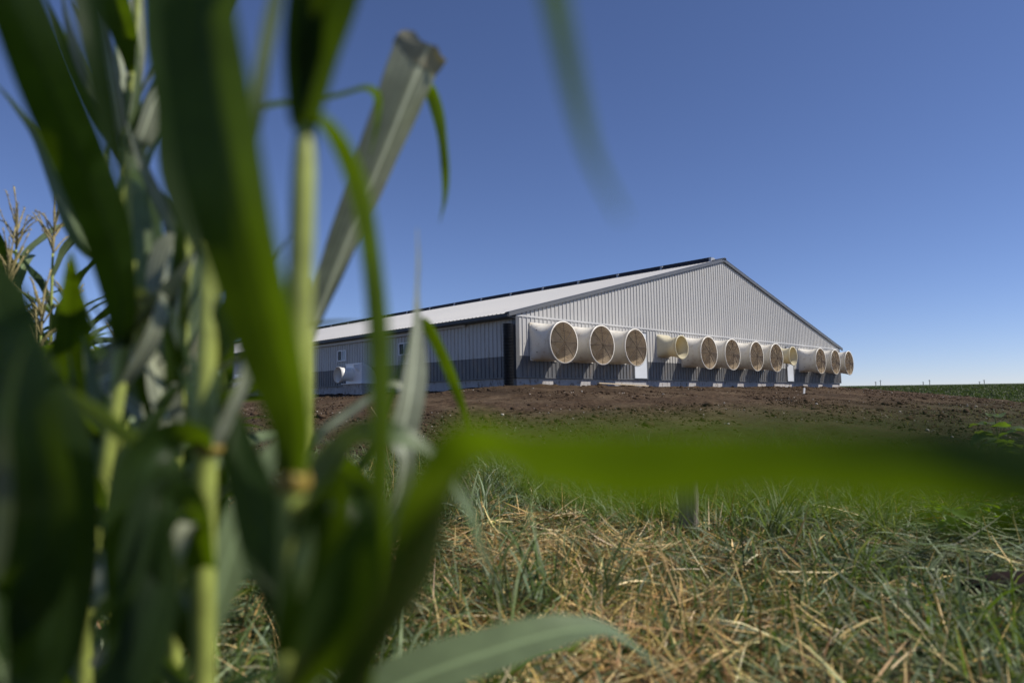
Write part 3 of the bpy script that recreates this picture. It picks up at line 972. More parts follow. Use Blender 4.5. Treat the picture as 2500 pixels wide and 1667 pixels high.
# leafy crop on the far field: low clumps as far as they can be told apart
m_ = 70000
y = 30 + 190 * rng.uniform(0, 1, m_) ** 1.7
x = y * rng.uniform(0.44, 0.92, m_)
d = barn_dist(x, y)
keep = d > 17.5 + 2 * fnoise(x, y, 81, 3, 0.3)
xy = np.column_stack([x, y])[keep]
xy = np.column_stack([xy[:, 0], xy[:, 1]])
n = len(xy)
sc_ = 0.6 + np.hypot(xy[:, 0], xy[:, 1]) / 90
g = blades('field_crop', xy, rng.uniform(0.14, 0.26, n) * sc_ ** 0.4, rng.uniform(0.06, 0.13, n) * sc_, rng.uniform(0, 6.28, n), np.abs(rng.normal(0.3, 0.25, n)), rng.uniform(0.4, 1.2, n), palette(n, [(0.058, 0.074, 0.030), (0.074, 0.090, 0.038), (0.044, 0.058, 0.024)], [2, 1, 1]), M['crop'], seg=2)
tag(g, 'low green crop covering the field that rises to the horizon', 'crop', kind='stuff')

# ------------------------------------------------------------------ wooden stake, post, log
p0 = world_pt(1846, 908, 30.0)
gp = gz(p0.x, p0.y)
p0.z = gp - 0.15
tilt = Vector((0.05, -0.02, 1)).normalized()
o = MB().box(-0.045, 0.045, -0.012, 0.012, 0.0, 0.42).build('survey_stake', M['stake'])
o.location = p0
o.rotation_euler = (rad(2), rad(7), rad(18))
tag(o, 'small white wooden stake stuck in the soil before the far fans', 'stake')

pb = world_pt(1582, 1235, 4.7)
pb.z = gz(pb.x, pb.y)
pm = MB()
for zz0, zz1, a0 in ((-0.2, 0.45, 0.0),):
    ring = []
    for z_ in np.linspace(zz0, zz1, 9):
        w_ = 0.060 + 0.003 * math.sin(z_ * 30)
        ring.append([(w_ * cx_ + 0.03 * z_, w_ * cy2 * 0.8, z_) for cx_, cy2 in ((-1, -.8), (-.8, -1), (.0, -1.04), (.8, -1), (1, -.8), (1.03, 0), (1, .8), (.8, 1), (-.8, 1), (-1, .8), (-1.03, 0))])
    pm.loft(ring, cap0=True, cap1=True)
o = pm.build('wooden_post', M['post'])
o.location = pb
o.rotation_euler = (0, 0, rad(-28))
tag(o, 'weathered grey wooden post stub standing in the grass', 'post')

lb = world_pt(2285, 1385, 3.0)
rings = []
for i in range(16):
    u_ = i / 15
    r_ = 0.072 * (1 - 0.3 * (1 - min(1, u_ * 4)) ** 2) * (1 + 0.10 * math.sin(9 * u_))
    cpt = Vector((lb.x - 0.10 + 0.95 * u_, lb.y + 0.05 - 0.10 * u_, 0))
    cpt.z = gz(cpt.x, cpt.y) + 0.10 + 0.05 * u_
    rings.append([cpt + Vector((0.015 * math.sin(k * 2.3 + i), math.cos(2 * math.pi * k / 14) * r_ * (1 + 0.12 * math.sin(3.1 * k)), math.sin(2 * math.pi * k / 14) * r_ * (1 + 0.12 * math.cos(2.3 * k)))) for k in range(14)])
o = MB().loft(rings, cap0=True, cap1=True).build('rotten_log', M['rust'], None, True)
tag(o, 'dark reddish brown log half hidden in the grass', 'log')

# ------------------------------------------------------------------ utility poles on the horizon
for i, (px, hgt, dist) in enumerate(((2011.5, 8.0, 900), (2022.5, 13.0, 900), (2120.5, 8.0, 900), (2135.5, 13.5, 900), (2250, 8.6, 900), (2261, 14.0, 900))):
    p = world_pt(px, 880, dist)
    top = world_pt(px, 882 - hgt * 0.75, dist)
    zb = gz(p.x, p.y)
    r_ = empty('utility_pole', (p.x, p.y, zb))
    hh = top.z - zb
    MB().tube([(0, 0, 0), (0, 0, hh)], [0.45, 0.32], 8).build('pole', M['pole'], r_)
    MB().box(-1.6, 1.6, -0.15, 0.15, hh - 1.5, hh - 1.15).build('crossarm', M['pole'], r_)
    MB().tube([(0.35, 0, hh - 2.6), (0.35, 0, hh - 4.0)], 0.3, 6).build('transformer', M['galv'], r_)
    names = ['short pole of the left pair of utility poles on the horizon', 'taller pole of the left pair of utility poles on the horizon', 'short pole of the middle pair of utility poles on the horizon', 'taller pole of the middle pair of utility poles on the horizon', 'short pole of the right pair of utility poles on the horizon', 'taller pole of the right pair of utility poles on the horizon']
    tag(r_, names[i], 'utility pole', 'utility poles on the horizon')


# ------------------------------------------------------------------ corn
def crom(P, n):
    P = [np.asarray(p, float) for p in P]
    P = [2 * P[0] - P[1]] + P + [2 * P[-1] - P[-2]]
    out = []
    m_ = len(P) - 3
    for i in range(n):
        u_ = i / (n - 1) * m_
        k = min(int(u_), m_ - 1)
        t_ = u_ - k
        a_, b_, c_, d_ = P[k:k + 4]
        out.append(0.5 * ((2 * b_) + (-a_ + c_) * t_ + (2 * a_ - 5 * b_ + 4 * c_ - d_) * t_ ** 2 + (-a_ + 3 * b_ - 3 * c_ + d_) * t_ ** 3))
    return np.array(out)


def ribbon(name, pts, widths, normals, mat, parent, fold=0.22, wav=0.10, seed=0, loc=Vector((0, 0, 0)), ragged=0.0):
    """a leaf blade: pts along the midrib, full widths, facing normals; folded at the midrib, wavy margins"""
    r_ = random.Random(seed)
    ph1, ph2, fr = r_.uniform(0, 6), r_.uniform(0, 6), r_.uniform(13, 20)
    cols = (-1, -0.66, -0.33, 0, 0.33, 0.66, 1)
    V, UV = [], []
    n = len(pts)
    s_ = 0
    for i in range(n):
        p = Vector(pts[i])
        t_ = (Vector(pts[min(i + 1, n - 1)]) - Vector(pts[max(i - 1, 0)])).normalized()
        nn = Vector(normals[i]); nn = (nn - t_ * nn.dot(t_)).normalized()
        sd_ = t_.cross(nn)
        if i: s_ += (p - Vector(pts[i - 1])).length
        w = widths[i] / 2
        for c_ in cols:
            wv = wav * w * abs(c_) ** 2 * math.sin(fr * s_ * 2.2 + (ph1 if c_ > 0 else ph2))
            h = fold * w * abs(c_) + wv
            if ragged and i == n - 1:
                p2 = p + t_ * ragged * r_.uniform(-0.4, 1)
            else:
                p2 = p
            V.append(p2 + sd_ * (w * c_) + nn * h - loc)
            UV.append((c_ * 0.5 + 0.5, s_))
    k = len(cols)
    Fq = [(i * k + j, i * k + j + 1, (i + 1) * k + j + 1, (i + 1) * k + j) for i in range(n - 1) for j in range(k - 1)]
    return mesh_obj(name, V, Fq, mat, parent, True, UV)


def leaf(parent, ctrl, mat='leaf', fold=0.22, wav=0.10, n=28, seed=0, name='leaf', ragged=0.0):
    """ctrl rows: (frame x, frame y, depth, width, turn); turn 0 faces the field edge path, + turns toward the sun side"""
    A = crom([(*world_pt(x, y, d), w, tw) for x, y, d, w, tw in ctrl], n)
    pts, nr = A[:, :3], []
    for i in range(n):
        t_ = Vector(pts[min(i + 1, n - 1)] - pts[max(i - 1, 0)]).normalized()
        vd = (CAMPOS - Vector(pts[i])).normalized()
        N_ = (vd - t_ * vd.dot(t_)).normalized()
        S_ = t_.cross(N_)
        a_ = rad(A[i, 4])
        nr.append(N_ * math.cos(a_) + S_ * math.sin(a_))
    return ribbon(name, pts, np.maximum(A[:, 3], 0.002), nr, M[mat], parent, fold, wav, seed, parent.matrix_world.translation if parent else Vector(), ragged)


def stalk(parent, P, R, nodes=(), mat='stalk', name='stalk'):
    A = crom([(*p, r) for p, r in zip(P, R)], 40)
    L_ = parent.location
    pts = [Vector(a_[:3]) - L_ for a_ in A]
    rr = [a_[3] * (1 + 0.16 * sum(math.exp(-((i - nd * 39) / 0.8) ** 2) for nd in nodes)) for i, a_ in enumerate(A)]
    return MB().tube(pts, rr, 12).build(name, M[mat], parent, True)


def collar(parent, p, r, h=0.012):
    p = Vector(p) - parent.location
    return MB().tube([p - Vector((0, 0, h)), p - Vector((0, 0, h * .5)), p, p + Vector((0, 0, h * .5)), p + Vector((0, 0, h))], [r, r * 1.12, r * 1.2, r * 1.12, r], 12).build('collar', M['collar'], parent, True)


def corn(px, py, d, label, x=None, y=None):
    """plant rooted below the frame point (px,py,d)"""
    q = world_pt(px, py, d)
    e_ = empty('corn_plant', (q.x, q.y, gz(q.x, q.y)))
    bpy.context.view_layer.update()
    tag(e_, label, 'corn plant', 'corn plants at the field edge')
    return e_


def traced_stalk(e_, rows, nodes=()):
    """rows: (frame x, frame y, depth, radius), top first; runs on down to the soil"""
    P_ = [world_pt(x, y, d) for x, y, d, r in rows]
    b = P_[-1]
    P_.append(Vector((e_.location.x * 0.6 + b.x * 0.4, e_.location.y * 0.6 + b.y * 0.4, b.z * 0.45)))
    P_.append(Vector(e_.location))
    R_2 = [r for *_, r in rows] + [rows[-1][3] * 1.1, rows[-1][3] * 1.2]
    return stalk(e_, P_, R_2, nodes)


# --- plant A: the big blurred stalk with the broad dark blade, an arching blade and the one that crosses the view
A = corn(672, 1250, 0.50, 'nearest corn plant with thick pale stalk and broad dark upright blade')
traced_stalk(A, [(704, 285, 0.53, 0.0072), (697, 420, 0.52, 0.0090), (688, 700, 0.51, 0.0098), (678, 1000, 0.50, 0.0100), (672, 1110, 0.50, 0.0100), (664, 1330, 0.50, 0.0088), (655, 1640, 0.50, 0.0098)], (0.42,))
collar(A, world_pt(672, 1106, 0.50), 0.0112, 0.007)
leaf(A, [(672, 1085, 0.49, 0.020, -10), (676, 960, 0.475, 0.036, -38), (622, 760, 0.45, 0.050, -38), (555, 500, 0.43, 0.056, -32), (492, 200, 0.43, 0.056, -29), (462, -40, 0.44, 0.052, -30), (425, -420, 0.47, 0.045, -20), (420, -760, 0.52, 0.004, 20)], fold=0.35, wav=0.07, seed=1)
leaf(A, [(698, 300, 0.525, 0.016, -12), (702, 255, 0.52, 0.026, -14), (722, 120, 0.51, 0.042, -18), (755, -30, 0.50, 0.052, -15), (800, -260, 0.49, 0.050, 0), (880, -520, 0.47, 0.030, 10), (980, -700, 0.45, 0.004, 10)], fold=0.3, wav=0.05, seed=2)
leaf(A, [(706, 290, 0.53, 0.012, 60), (738, 268, 0.53, 0.020, 62), (790, 330, 0.535, 0.028, 60), (838, 450, 0.54, 0.034, 60), (868, 620, 0.54, 0.034, 60), (882, 800, 0.53, 0.032, 60), (884, 1000, 0.52, 0.032, 60), (872, 1250, 0.51, 0.026, 55), (856, 1500, 0.50, 0.016, 55), (840, 1640, 0.50, 0.002, 50)], fold=0.25, wav=0.05, seed=3)
leaf(A, [(690, 1760, 0.46, 0.022, -20), (800, 1640, 0.42, 0.046, 66), (925, 1400, 0.37, 0.050, 62), (1022, 1172, 0.31, 0.046, 64), (1070, 1090, 0.275, 0.044, 68), (1115, 1056, 0.258, 0.038, 56), (1220, 1066, 0.228, 0.026, 44), (1420, 1090, 0.200, 0.029, 36), (1750, 1098, 0.172, 0.025, 44), (2100, 1094, 0.155, 0.022, 30), (2450, 1098, 0.15, 0.019, 20), (2900, 1110, 0.16, 0.003, 40)], fold=-0.32, wav=0.16, n=44, seed=4)
leaf(A, [(660, 1500, 0.49, 0.02, 20), (700, 1380, 0.48, 0.034, 12), (745, 1200, 0.47, 0.034, 10), (772, 1120, 0.46, 0.020, 14), (785, 1070, 0.45, 0.003, 20)], mat='leaf', fold=0.3, seed=5)
leaf(A, [(650, 1620, 0.49, 0.02, 60), (720, 1500, 0.46, 0.050, 48), (790, 1330, 0.45, 0.042, 24), (838, 1200, 0.44, 0.02, 24), (850, 1140, 0.44, 0.002, 30)], mat='leaf', fold=0.3, seed=6)
leaf(A, [(672, 1640, 0.50, 0.01, 60), (800, 1445, 0.52, 0.014, 58), (832, 1330, 0.52, 0.016, 58), (868, 1210, 0.52, 0.010, 55), (890, 1130, 0.52, 0.002, 55)], mat='leafsheen', fold=0.2, seed=7)
leaf(A, [(704, 290, 0.53, 0.014, 0), (730, -300, 0.45, 0.03, 10), (900, -620, 0.34, 0.03, 20), (1120, -520, 0.27, 0.022, 20), (1230, -240, 0.255, 0.014, 30), (1282, 20, 0.25, 0.0105, 35), (1322, 210, 0.25, 0.0080, 35), (1362, 360, 0.25, 0.0045, 35), (1430, 500, 0.25, 0.001, 35)], fold=0.25, wav=0.05, n=36, seed=8)

# --- plant B: bright yellow-green stalk
B = corn(470, 1400, 0.68, 'corn plant with bright yellow green stalk behind the broad dark blade')
traced_stalk(B, [(478, 560, 0.70, 0.0100), (474, 760, 0.69, 0.0112), (470, 1000, 0.68, 0.0118), (468, 1200, 0.68, 0.0116), (466, 1420, 0.68, 0.0120), (464, 1640, 0.68, 0.0122)], (0.28,))
collar(B, world_pt(478, 1030, 0.68), 0.0125, 0.006)
leaf(B, [(474, 1025, 0.67, 0.022, -60), (440, 1003, 0.65, 0.045, -58), (385, 1015, 0.63, 0.050, -40), (335, 1100, 0.61, 0.048, 15), (305, 1260, 0.60, 0.042, 15), (290, 1440, 0.60, 0.030, 15), (282, 1640, 0.6, 0.02, 20), (280, 1760, 0.6, 0.002, 20)], mat='leaf', fold=0.4, wav=0.22, seed=11)
leaf(B, [(482, 1030, 0.67, 0.016, 45), (508, 985, 0.67, 0.020, 52), (548, 890, 0.67, 0.022, 55), (568, 800, 0.68, 0.018, 55), (590, 690, 0.7, 0.002, 50)], mat='leafsheen', fold=0.25, seed=12)
leaf(B, [(478, 600, 0.70, 0.02, 0), (450, 420, 0.72, 0.06, -20), (440, 220, 0.74, 0.07, -20), (400, 20, 0.78, 0.06, -20), (360, -200, 0.85, 0.03, -10), (340, -400, 0.9, 0.003, -10)], fold=0.3, seed=14)
leaf(B, [(476, 580, 0.70, 0.016, 60), (520, 300, 0.78, 0.02, 65), (610, 243, 0.85, 0.024, 72), (700, 232, 0.88, 0.026, 76), (780, 212, 0.9, 0.026, 78), (840, 199, 0.92, 0.024, 72), (868, 222, 0.93, 0.022, 60), (866, 290, 0.94, 0.012, 60), (850, 360, 0.95, 0.002, 60)], fold=0.15, seed=15)
leaf(B, [(520, 560, 0.60, 0.012, 55), (575, 300, 0.55, 0.018, 55), (598, 160, 0.53, 0.020, 55), (625, 20, 0.52, 0.020, 55), (660, -160, 0.5, 0.002, 50)], mat='leafpale', fold=0.2, seed=19)
leaf(B, [(470, 1300, 0.66, 0.025, -20), (430, 1180, 0.63, 0.040, -20), (370, 1150, 0.6, 0.042, -5), (330, 1290, 0.58, 0.036, 12), (320, 1500, 0.57, 0.028, 12), (330, 1700, 0.57, 0.01, 10)], fold=0.4, wav=0.22, seed=18)

# --- plant C: slanting stalk
C = corn(215, 1300, 0.92, 'corn plant with thin slanting yellow green stalk and pale leaf sheath')
traced_stalk(C, [(300, 600, 0.95, 0.0075), (286, 700, 0.94, 0.0090), (272, 890, 0.93, 0.0098), (246, 1040, 0.92, 0.0100), (224, 1165, 0.92, 0.0100), (206, 1330, 0.92, 0.0105), (190, 1640, 0.92, 0.011)], (0.34, 0.58))
collar(C, world_pt(290, 690, 0.94), 0.0098, 0.006)
leaf(C, [(288, 695, 0.94, 0.02, 40), (322, 690, 0.95, 0.06, 42), (330, 780, 0.96, 0.075, 42), (280, 850, 0.97, 0.07, 38), (235, 872, 0.98, 0.04, 30), (205, 900, 1.0, 0.003, 30)], mat='leafsheen', fold=0.3, seed=21)
leaf(C, [(274, 895, 0.93, 0.02, 50), (310, 830, 0.92, 0.032, 55), (350, 755, 0.92, 0.032, 55), (372, 680, 0.93, 0.018, 55), (384, 600, 0.95, 0.002, 55)], mat='leafsheen', fold=0.25, seed=22)
leaf(C, [(284, 800, 0.93, 0.020, 10), (276, 680, 0.88, 0.040, 14), (250, 540, 0.82, 0.054, 14), (195, 390, 0.76, 0.056, 10), (125, 230, 0.70, 0.054, 3), (58, 60, 0.66, 0.050, -2), (-10, -110, 0.64, 0.040, -4), (-80, -330, 0.63, 0.003, 0)], fold=-0.16, wav=0.08, seed=23)
leaf(C, [(226, 1165, 0.92, 0.02, -50), (190, 1120, 0.88, 0.05, -30), (120, 1100, 0.84, 0.05, -10), (70, 1200, 0.8, 0.05, 10), (55, 1380, 0.78, 0.05, 10), (60, 1560, 0.77, 0.003, 10)], fold=0.3, seed=24)
leaf(C, [(224, 1180, 0.92, 0.02, 40), (262, 1215, 0.9, 0.02, 50), (300, 1210, 0.9, 0.04, 45), (330, 1330, 0.88, 0.045, 30), (330, 1500, 0.87, 0.003, 20)], mat='leafpale', fold=0.3, seed=25)

# --- plant D: dark blade filling the left edge
Dp = corn(-120, 1500, 0.55, 'corn plant at the left frame edge with black looking broad blade')
traced_stalk(Dp, [(-160, 500, 0.58, 0.008), (-140, 900, 0.57, 0.009), (-120, 1300, 0.56, 0.010), (-110, 1640, 0.55, 0.0105)], (0.3,))
leaf(Dp, [(-110, 1500, 0.56, 0.02, -20), (30, 1380, 0.53, 0.055, -12), (100, 1200, 0.52, 0.052, -32), (70, 980, 0.52, 0.056, -40), (20, 800, 0.53, 0.054, -42), (-20, 680, 0.54, 0.045, -8), (-45, 590, 0.55, 0.02, -8), (-60, 520, 0.56, 0.002, -8)], fold=0.06, seed=31)
leaf(Dp, [(-112, 1600, 0.56, 0.02, -10), (60, 1560, 0.54, 0.05, -8), (120, 1400, 0.54, 0.055, -10), (150, 1180, 0.55, 0.05, -10), (135, 1000, 0.56, 0.042, -10), (100, 850, 0.57, 0.02, -10), (70, 740, 0.58, 0.003, -10)], fold=0.06, seed=32)
leaf(Dp, [(-112, 1620, 0.56, 0.02, -10), (150, 1700, 0.54, 0.04, -12), (290, 1560, 0.55, 0.042, -12), (360, 1380, 0.57, 0.034, -12), (395, 1230, 0.6, 0.003, -20)], fold=0.08, seed=33)
leaf(Dp, [(-150, 700, 0.57, 0.02, 0), (-220, 200, 0.55, 0.04, 10), (-80, -330, 0.56, 0.035, 20), (140, -280, 0.57, 0.028, 0), (198, 0, 0.58, 0.022, 0), (218, 130, 0.58, 0.020, 5), (250, 280, 0.59, 0.015, 10), (288, 430, 0.6, 0.002, 10)], fold=0.25, seed=34)

# --- plant E: stalk with joint high on the left
Ep = corn(285, 1400, 1.25, 'corn plant whose jointed stalk tops out against the sky')
traced_stalk(Ep, [(318, -60, 1.30, 0.0065), (311, 100, 1.29, 0.0078), (305, 165, 1.28, 0.0085), (297, 260, 1.27, 0.0088), (286, 400, 1.26, 0.010), (280, 800, 1.25, 0.011), (282, 1640, 1.25, 0.012)], (0.14,))
leaf(Ep, [(305, 165, 1.27, 0.02, -10), (300, 120, 1.25, 0.034, -15), (276, 40, 1.22, 0.05, -20), (245, -60, 1.2, 0.055, -20), (200, -260, 1.2, 0.003, -10)], fold=0.4, seed=41)
leaf(Ep, [(294, 345, 1.26, 0.02, 40), (322, 320, 1.25, 0.05, 45), (352, 240, 1.25, 0.05, 48), (380, 180, 1.26, 0.024, 48), (400, 110, 1.28, 0.002, 45)], mat='leafsheen', fold=0.25, seed=42)
leaf(Ep, [(290, 400, 1.26, 0.02, 20), (330, 440, 1.22, 0.06, 40), (345, 560, 1.2, 0.075, 40), (350, 720, 1.2, 0.07, 35), (340, 880, 1.2, 0.05, 35), (330, 1040, 1.2, 0.003, 30)], mat='leafpale', fold=0.3, seed=43)
leaf(Ep, [(284, 600, 1.25, 0.02, -30), (220, 560, 1.2, 0.06, -30), (150, 440, 1.18, 0.045, -30), (90, 320, 1.18, 0.02, -40), (40, 250, 1.18, 0.012, -40), (-10, 190, 1.18, 0.002, -40)], mat='leafpale', fold=0.25, seed=44)

# --- plant F: pale stalk and sheath between B and E
Fp = corn(410, 1400, 1.05, 'corn plant with pale sunlit leaves between two yellow stalks')
traced_stalk(Fp, [(438, 380, 1.08, 0.0085), (428, 560, 1.07, 0.0105), (420, 700, 1.06, 0.0115), (410, 860, 1.05, 0.0115), (402, 1040, 1.05, 0.0115), (398, 1640, 1.05, 0.012)], (0.3, 0.5))
leaf(Fp, [(424, 600, 1.06, 0.02, 40), (400, 570, 1.05, 0.05, 35), (385, 660, 1.04, 0.065, 38), (392, 780, 1.03, 0.04, 40), (400, 880, 1.03, 0.003, 40)], mat='leafsheen', fold=0.3, seed=51)
leaf(Fp, [(408, 880, 1.04, 0.02, 48), (436, 850, 1.03, 0.030, 52), (458, 770, 1.03, 0.028, 55), (470, 690, 1.04, 0.018, 55), (478, 620, 1.05, 0.002, 55)], mat='leafdry', fold=0.2, seed=52)
leaf(Fp, [(404, 1050, 1.04, 0.02, -20), (385, 960, 1.02, 0.045, 25), (366, 890, 1.0, 0.045, 30), (350, 820, 1.0, 0.02, 30), (340, 770, 1.0, 0.003, 30)], mat='leafsheen', fold=0.3, seed=53)
leaf(Fp, [(430, 480, 1.07, 0.02, 10), (450, 380, 1.05, 0.055, 20), (440, 250, 1.06, 0.06, 20), (470, 100, 1.08, 0.05, 20), (540, -60, 1.1, 0.03, 20), (600, -200, 1.1, 0.003, 20)], fold=0.3, seed=54)

# --- plant G: leaf with torn-off end rising to the right, its tip hanging
G = corn(690, 1350, 1.12, 'corn plant with tall grey green leaf torn off square at the end')
traced_stalk(G, [(708, 640, 1.15, 0.0085), (706, 800, 1.14, 0.0100), (704, 1000, 1.13, 0.0110), (700, 1250, 1.12, 0.0115), (696, 1640, 1.12, 0.012)], (0.35,))
leaf(G, [(708, 800, 1.14, 0.022, 40), (728, 735, 1.14, 0.034, 40), (765, 635, 1.13, 0.050, 35), (825, 490, 1.12, 0.066, 35), (888, 340, 1.11, 0.080, 35), (945, 200, 1.10, 0.090, 33), (976, 126, 1.10, 0.092, 30)], mat='leafsheen', fold=-0.40, wav=0.03, seed=61, ragged=0.006)
leaf(G, [(966, 150, 1.098, 0.084, 31), (973, 133, 1.096, 0.091, 30), (980, 118, 1.094, 0.091, 28), (985, 108, 1.092, 0.084, 20)], mat='leafdry', fold=-0.42, wav=0.15, n=8, seed=67, ragged=0.009)
leaf(G, [(955, 215, 1.17, 0.014, 30), (988, 200, 1.17, 0.030, 45), (1012, 270, 1.17, 0.030, 50), (1026, 370, 1.14, 0.024, 52), (1024, 450, 1.15, 0.014, 55), (1010, 512, 1.16, 0.001, 55)], fold=0.3, seed=62)
leaf(G, [(704, 1040, 1.13, 0.016, -40), (740, 992, 1.12, 0.022, -45), (800, 950, 1.12, 0.026, -50), (850, 915, 1.12, 0.024, -55), (890, 885, 1.12, 0.020, -60), (915, 884, 1.12, 0.014, -50), (925, 900, 1.12, 0.003, -40)], mat='leafsheen', fold=0.12, wav=0.03, seed=63)
leaf(G, [(700, 1300, 1.12, 0.02, 10), (820, 1290, 1.02, 0.04, 20), (905, 1170, 0.98, 0.036, 35), (932, 1060, 0.97, 0.026, 35), (922, 1010, 0.97, 0.044, 35), (938, 930, 0.97, 0.046, 35), (950, 850, 0.98, 0.040, 35), (956, 770, 0.99, 0.022, 35), (957, 680, 1.0, 0.008, 40), (960, 600, 1.0, 0.006, 40), (958, 525, 1.0, 0.001, 40)], mat='leafsheen', fold=0.25, wav=0.05, n=34, seed=64)
leaf(G, [(700, 1250, 1.12, 0.016, 10), (860, 1010, 1.14, 0.02, 60), (930, 800, 1.16, 0.018, 70), (962, 742, 1.17, 0.018, 40), (985, 748, 1.18, 0.026, 45), (1020, 815, 1.19, 0.030, 50), (1050, 890, 1.2, 0.026, 50), (1070, 950, 1.2, 0.016, 50), (1082, 1000, 1.2, 0.001, 50)], fold=0.3, wav=0.04, n=34, seed=65)
leaf(G, [(700, 1180, 1.12, 0.02, 20), (740, 1090, 1.08, 0.05, 30), (790, 1090, 1.05, 0.06, 30), (830, 1200, 1.02, 0.05, -20), (850, 1340, 1.0, 0.003, -20)], fold=0.3, seed=66)

# --- plant H: low blade sweeping across the bottom of the frame
H = corn(650, 1760, 0.78, 'corn plant with wide sunlit leaf sweeping low over the mown grass')
traced_stalk(H, [(668, 1260, 0.82, 0.009), (666, 1420, 0.81, 0.010), (664, 1640, 0.80, 0.011)], (0.4,))
leaf(H, [(664, 1700, 0.80, 0.02, -30), (780, 1640, 0.79, 0.062, -42), (960, 1555, 0.80, 0.078, -45), (1130, 1495, 0.82, 0.076, -46), (1280, 1452, 0.85, 0.060, -50), (1380, 1444, 0.88, 0.038, -58), (1440, 1472, 0.90, 0.016, -60), (1510, 1530, 0.91, 0.007, -60), (1600, 1630, 0.92, 0.002, -45)], mat='leafpale', fold=0.14, wav=0.05, n=36, seed=71)
leaf(H, [(667, 1330, 0.81, 0.02, 20), (690, 1180, 0.75, 0.04, 20), (800, 1000, 0.72, 0.03, 40), (960, 1020, 0.72, 0.02, -40), (1070, 1160, 0.72, 0.013, -45), (1105, 1260, 0.73, 0.009, -45), (1135, 1345, 0.74, 0.001, -45)], mat='leafpale', fold=0.2, n=34, seed=72)


leaf(A, [(660, 1440, 0.50, 0.018, 10), (622, 1300, 0.52, 0.034, -4), (588, 1160, 0.54, 0.036, -10), (560, 1040, 0.56, 0.024, -14), (545, 950, 0.58, 0.003, -15)], fold=0.2, seed=9)
leaf(B, [(468, 1480, 0.68, 0.018, 20), (512, 1330, 0.70, 0.036, 14), (556, 1190, 0.72, 0.040, 12), (600, 1080, 0.74, 0.026, 12), (640, 1000, 0.76, 0.003, 10)], mat='leafpale', fold=0.3, seed=20)
leaf(B, [(474, 900, 0.69, 0.016, -10), (520, 960, 0.72, 0.034, 10), (560, 1090, 0.74, 0.034, 16), (575, 1230, 0.75, 0.022, 16), (580, 1330, 0.75, 0.003, 16)], fold=0.3, seed=30)
# short bent blade ends in the thicket, added as sunlit spots by pale colour
for e_, rows, mt, w in ((C, [(222, 1160, .9), (190, 1185, .88), (205, 1215, .86), (228, 1255, .85)], 'leafsheen', .022),
                        (C, [(216, 1290, .86), (228, 1300, .82), (226, 1345, .80), (215, 1400, .8)], 'leafsheen', .034),
                        (B, [(470, 1200, .66), (430, 1210, .62), (408, 1280, .6), (412, 1370, .6)], 'leafsheen', .020),
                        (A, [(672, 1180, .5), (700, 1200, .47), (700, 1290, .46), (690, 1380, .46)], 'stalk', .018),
                        (A, [(676, 1200, .5), (700, 1170, .48), (740, 1150, .47), (770, 1165, .46)], 'leafsheen', .020),
                        (Dp, [(-40, 1450, .6), (0, 1440, .62), (40, 1432, .64), (66, 1440, .66)], 'leafsheen', .012),
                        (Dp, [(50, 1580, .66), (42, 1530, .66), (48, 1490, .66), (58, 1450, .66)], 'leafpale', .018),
                        (Dp, [(-30, 1260, .6), (8, 1200, .62), (30, 1150, .64), (28, 1100, .66)], 'leafsheen', .014),
                        (C, [(240, 1060, .92), (180, 1000, 1.0), (165, 930, 1.02), (172, 850, 1.04)], 'leafsheen', .036),
                        (Fp, [(404, 1000, 1.04), (330, 960, 1.1), (240, 880, 1.1), (228, 830, 1.1)], 'leafsheen', .03)):
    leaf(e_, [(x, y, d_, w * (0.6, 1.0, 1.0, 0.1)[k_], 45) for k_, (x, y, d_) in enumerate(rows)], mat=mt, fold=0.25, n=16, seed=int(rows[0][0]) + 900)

# --- more narrow blades on the same plants, seen mostly edge on
def slivers(e_, rows, count, seed, mats, spread=0.5, length=(260, 560), width=(0.016, 0.034)):
    r_ = random.Random(seed)
    for q in range(count):
        u_ = r_.uniform(0.0, 1.0) * (len(rows) - 1)
        i = min(int(u_), len(rows) - 2); f_ = u_ - i
        x0, y0, d0 = (rows[i][c_] * (1 - f_) + rows[i + 1][c_] * f_ for c_ in range(3))
        a_ = r_.gauss(-0.05, spread)
        Lp = r_.uniform(*length)
        w = r_.uniform(*width)
        dd_ = r_.uniform(-0.10, 0.14)
        bend = r_.uniform(-0.5, 0.9) * (1 if a_ > 0 else -1)
        tw = r_.choice((r_.uniform(35, 65), r_.uniform(-18, 5), r_.uniform(-70, -45)))
        ctrl = []
        x, y = x0, y0
        for k_ in range(6):
            v_ = k_ / 5
            ctrl.append((x, y, d0 + dd_ * v_, w * (0.45, 0.9, 1.0, 0.85, 0.5, 0.06)[k_], tw + 12 * math.sin(3 * v_ + q)))
            an = a_ + bend * v_ * v_
            x += math.sin(an) * Lp / 5; y -= math.cos(an) * Lp / 5
        leaf(e_, ctrl, mat=r_.choice(mats), fold=r_.uniform(0.15, 0.4), wav=0.12, n=22, seed=seed * 100 + q)


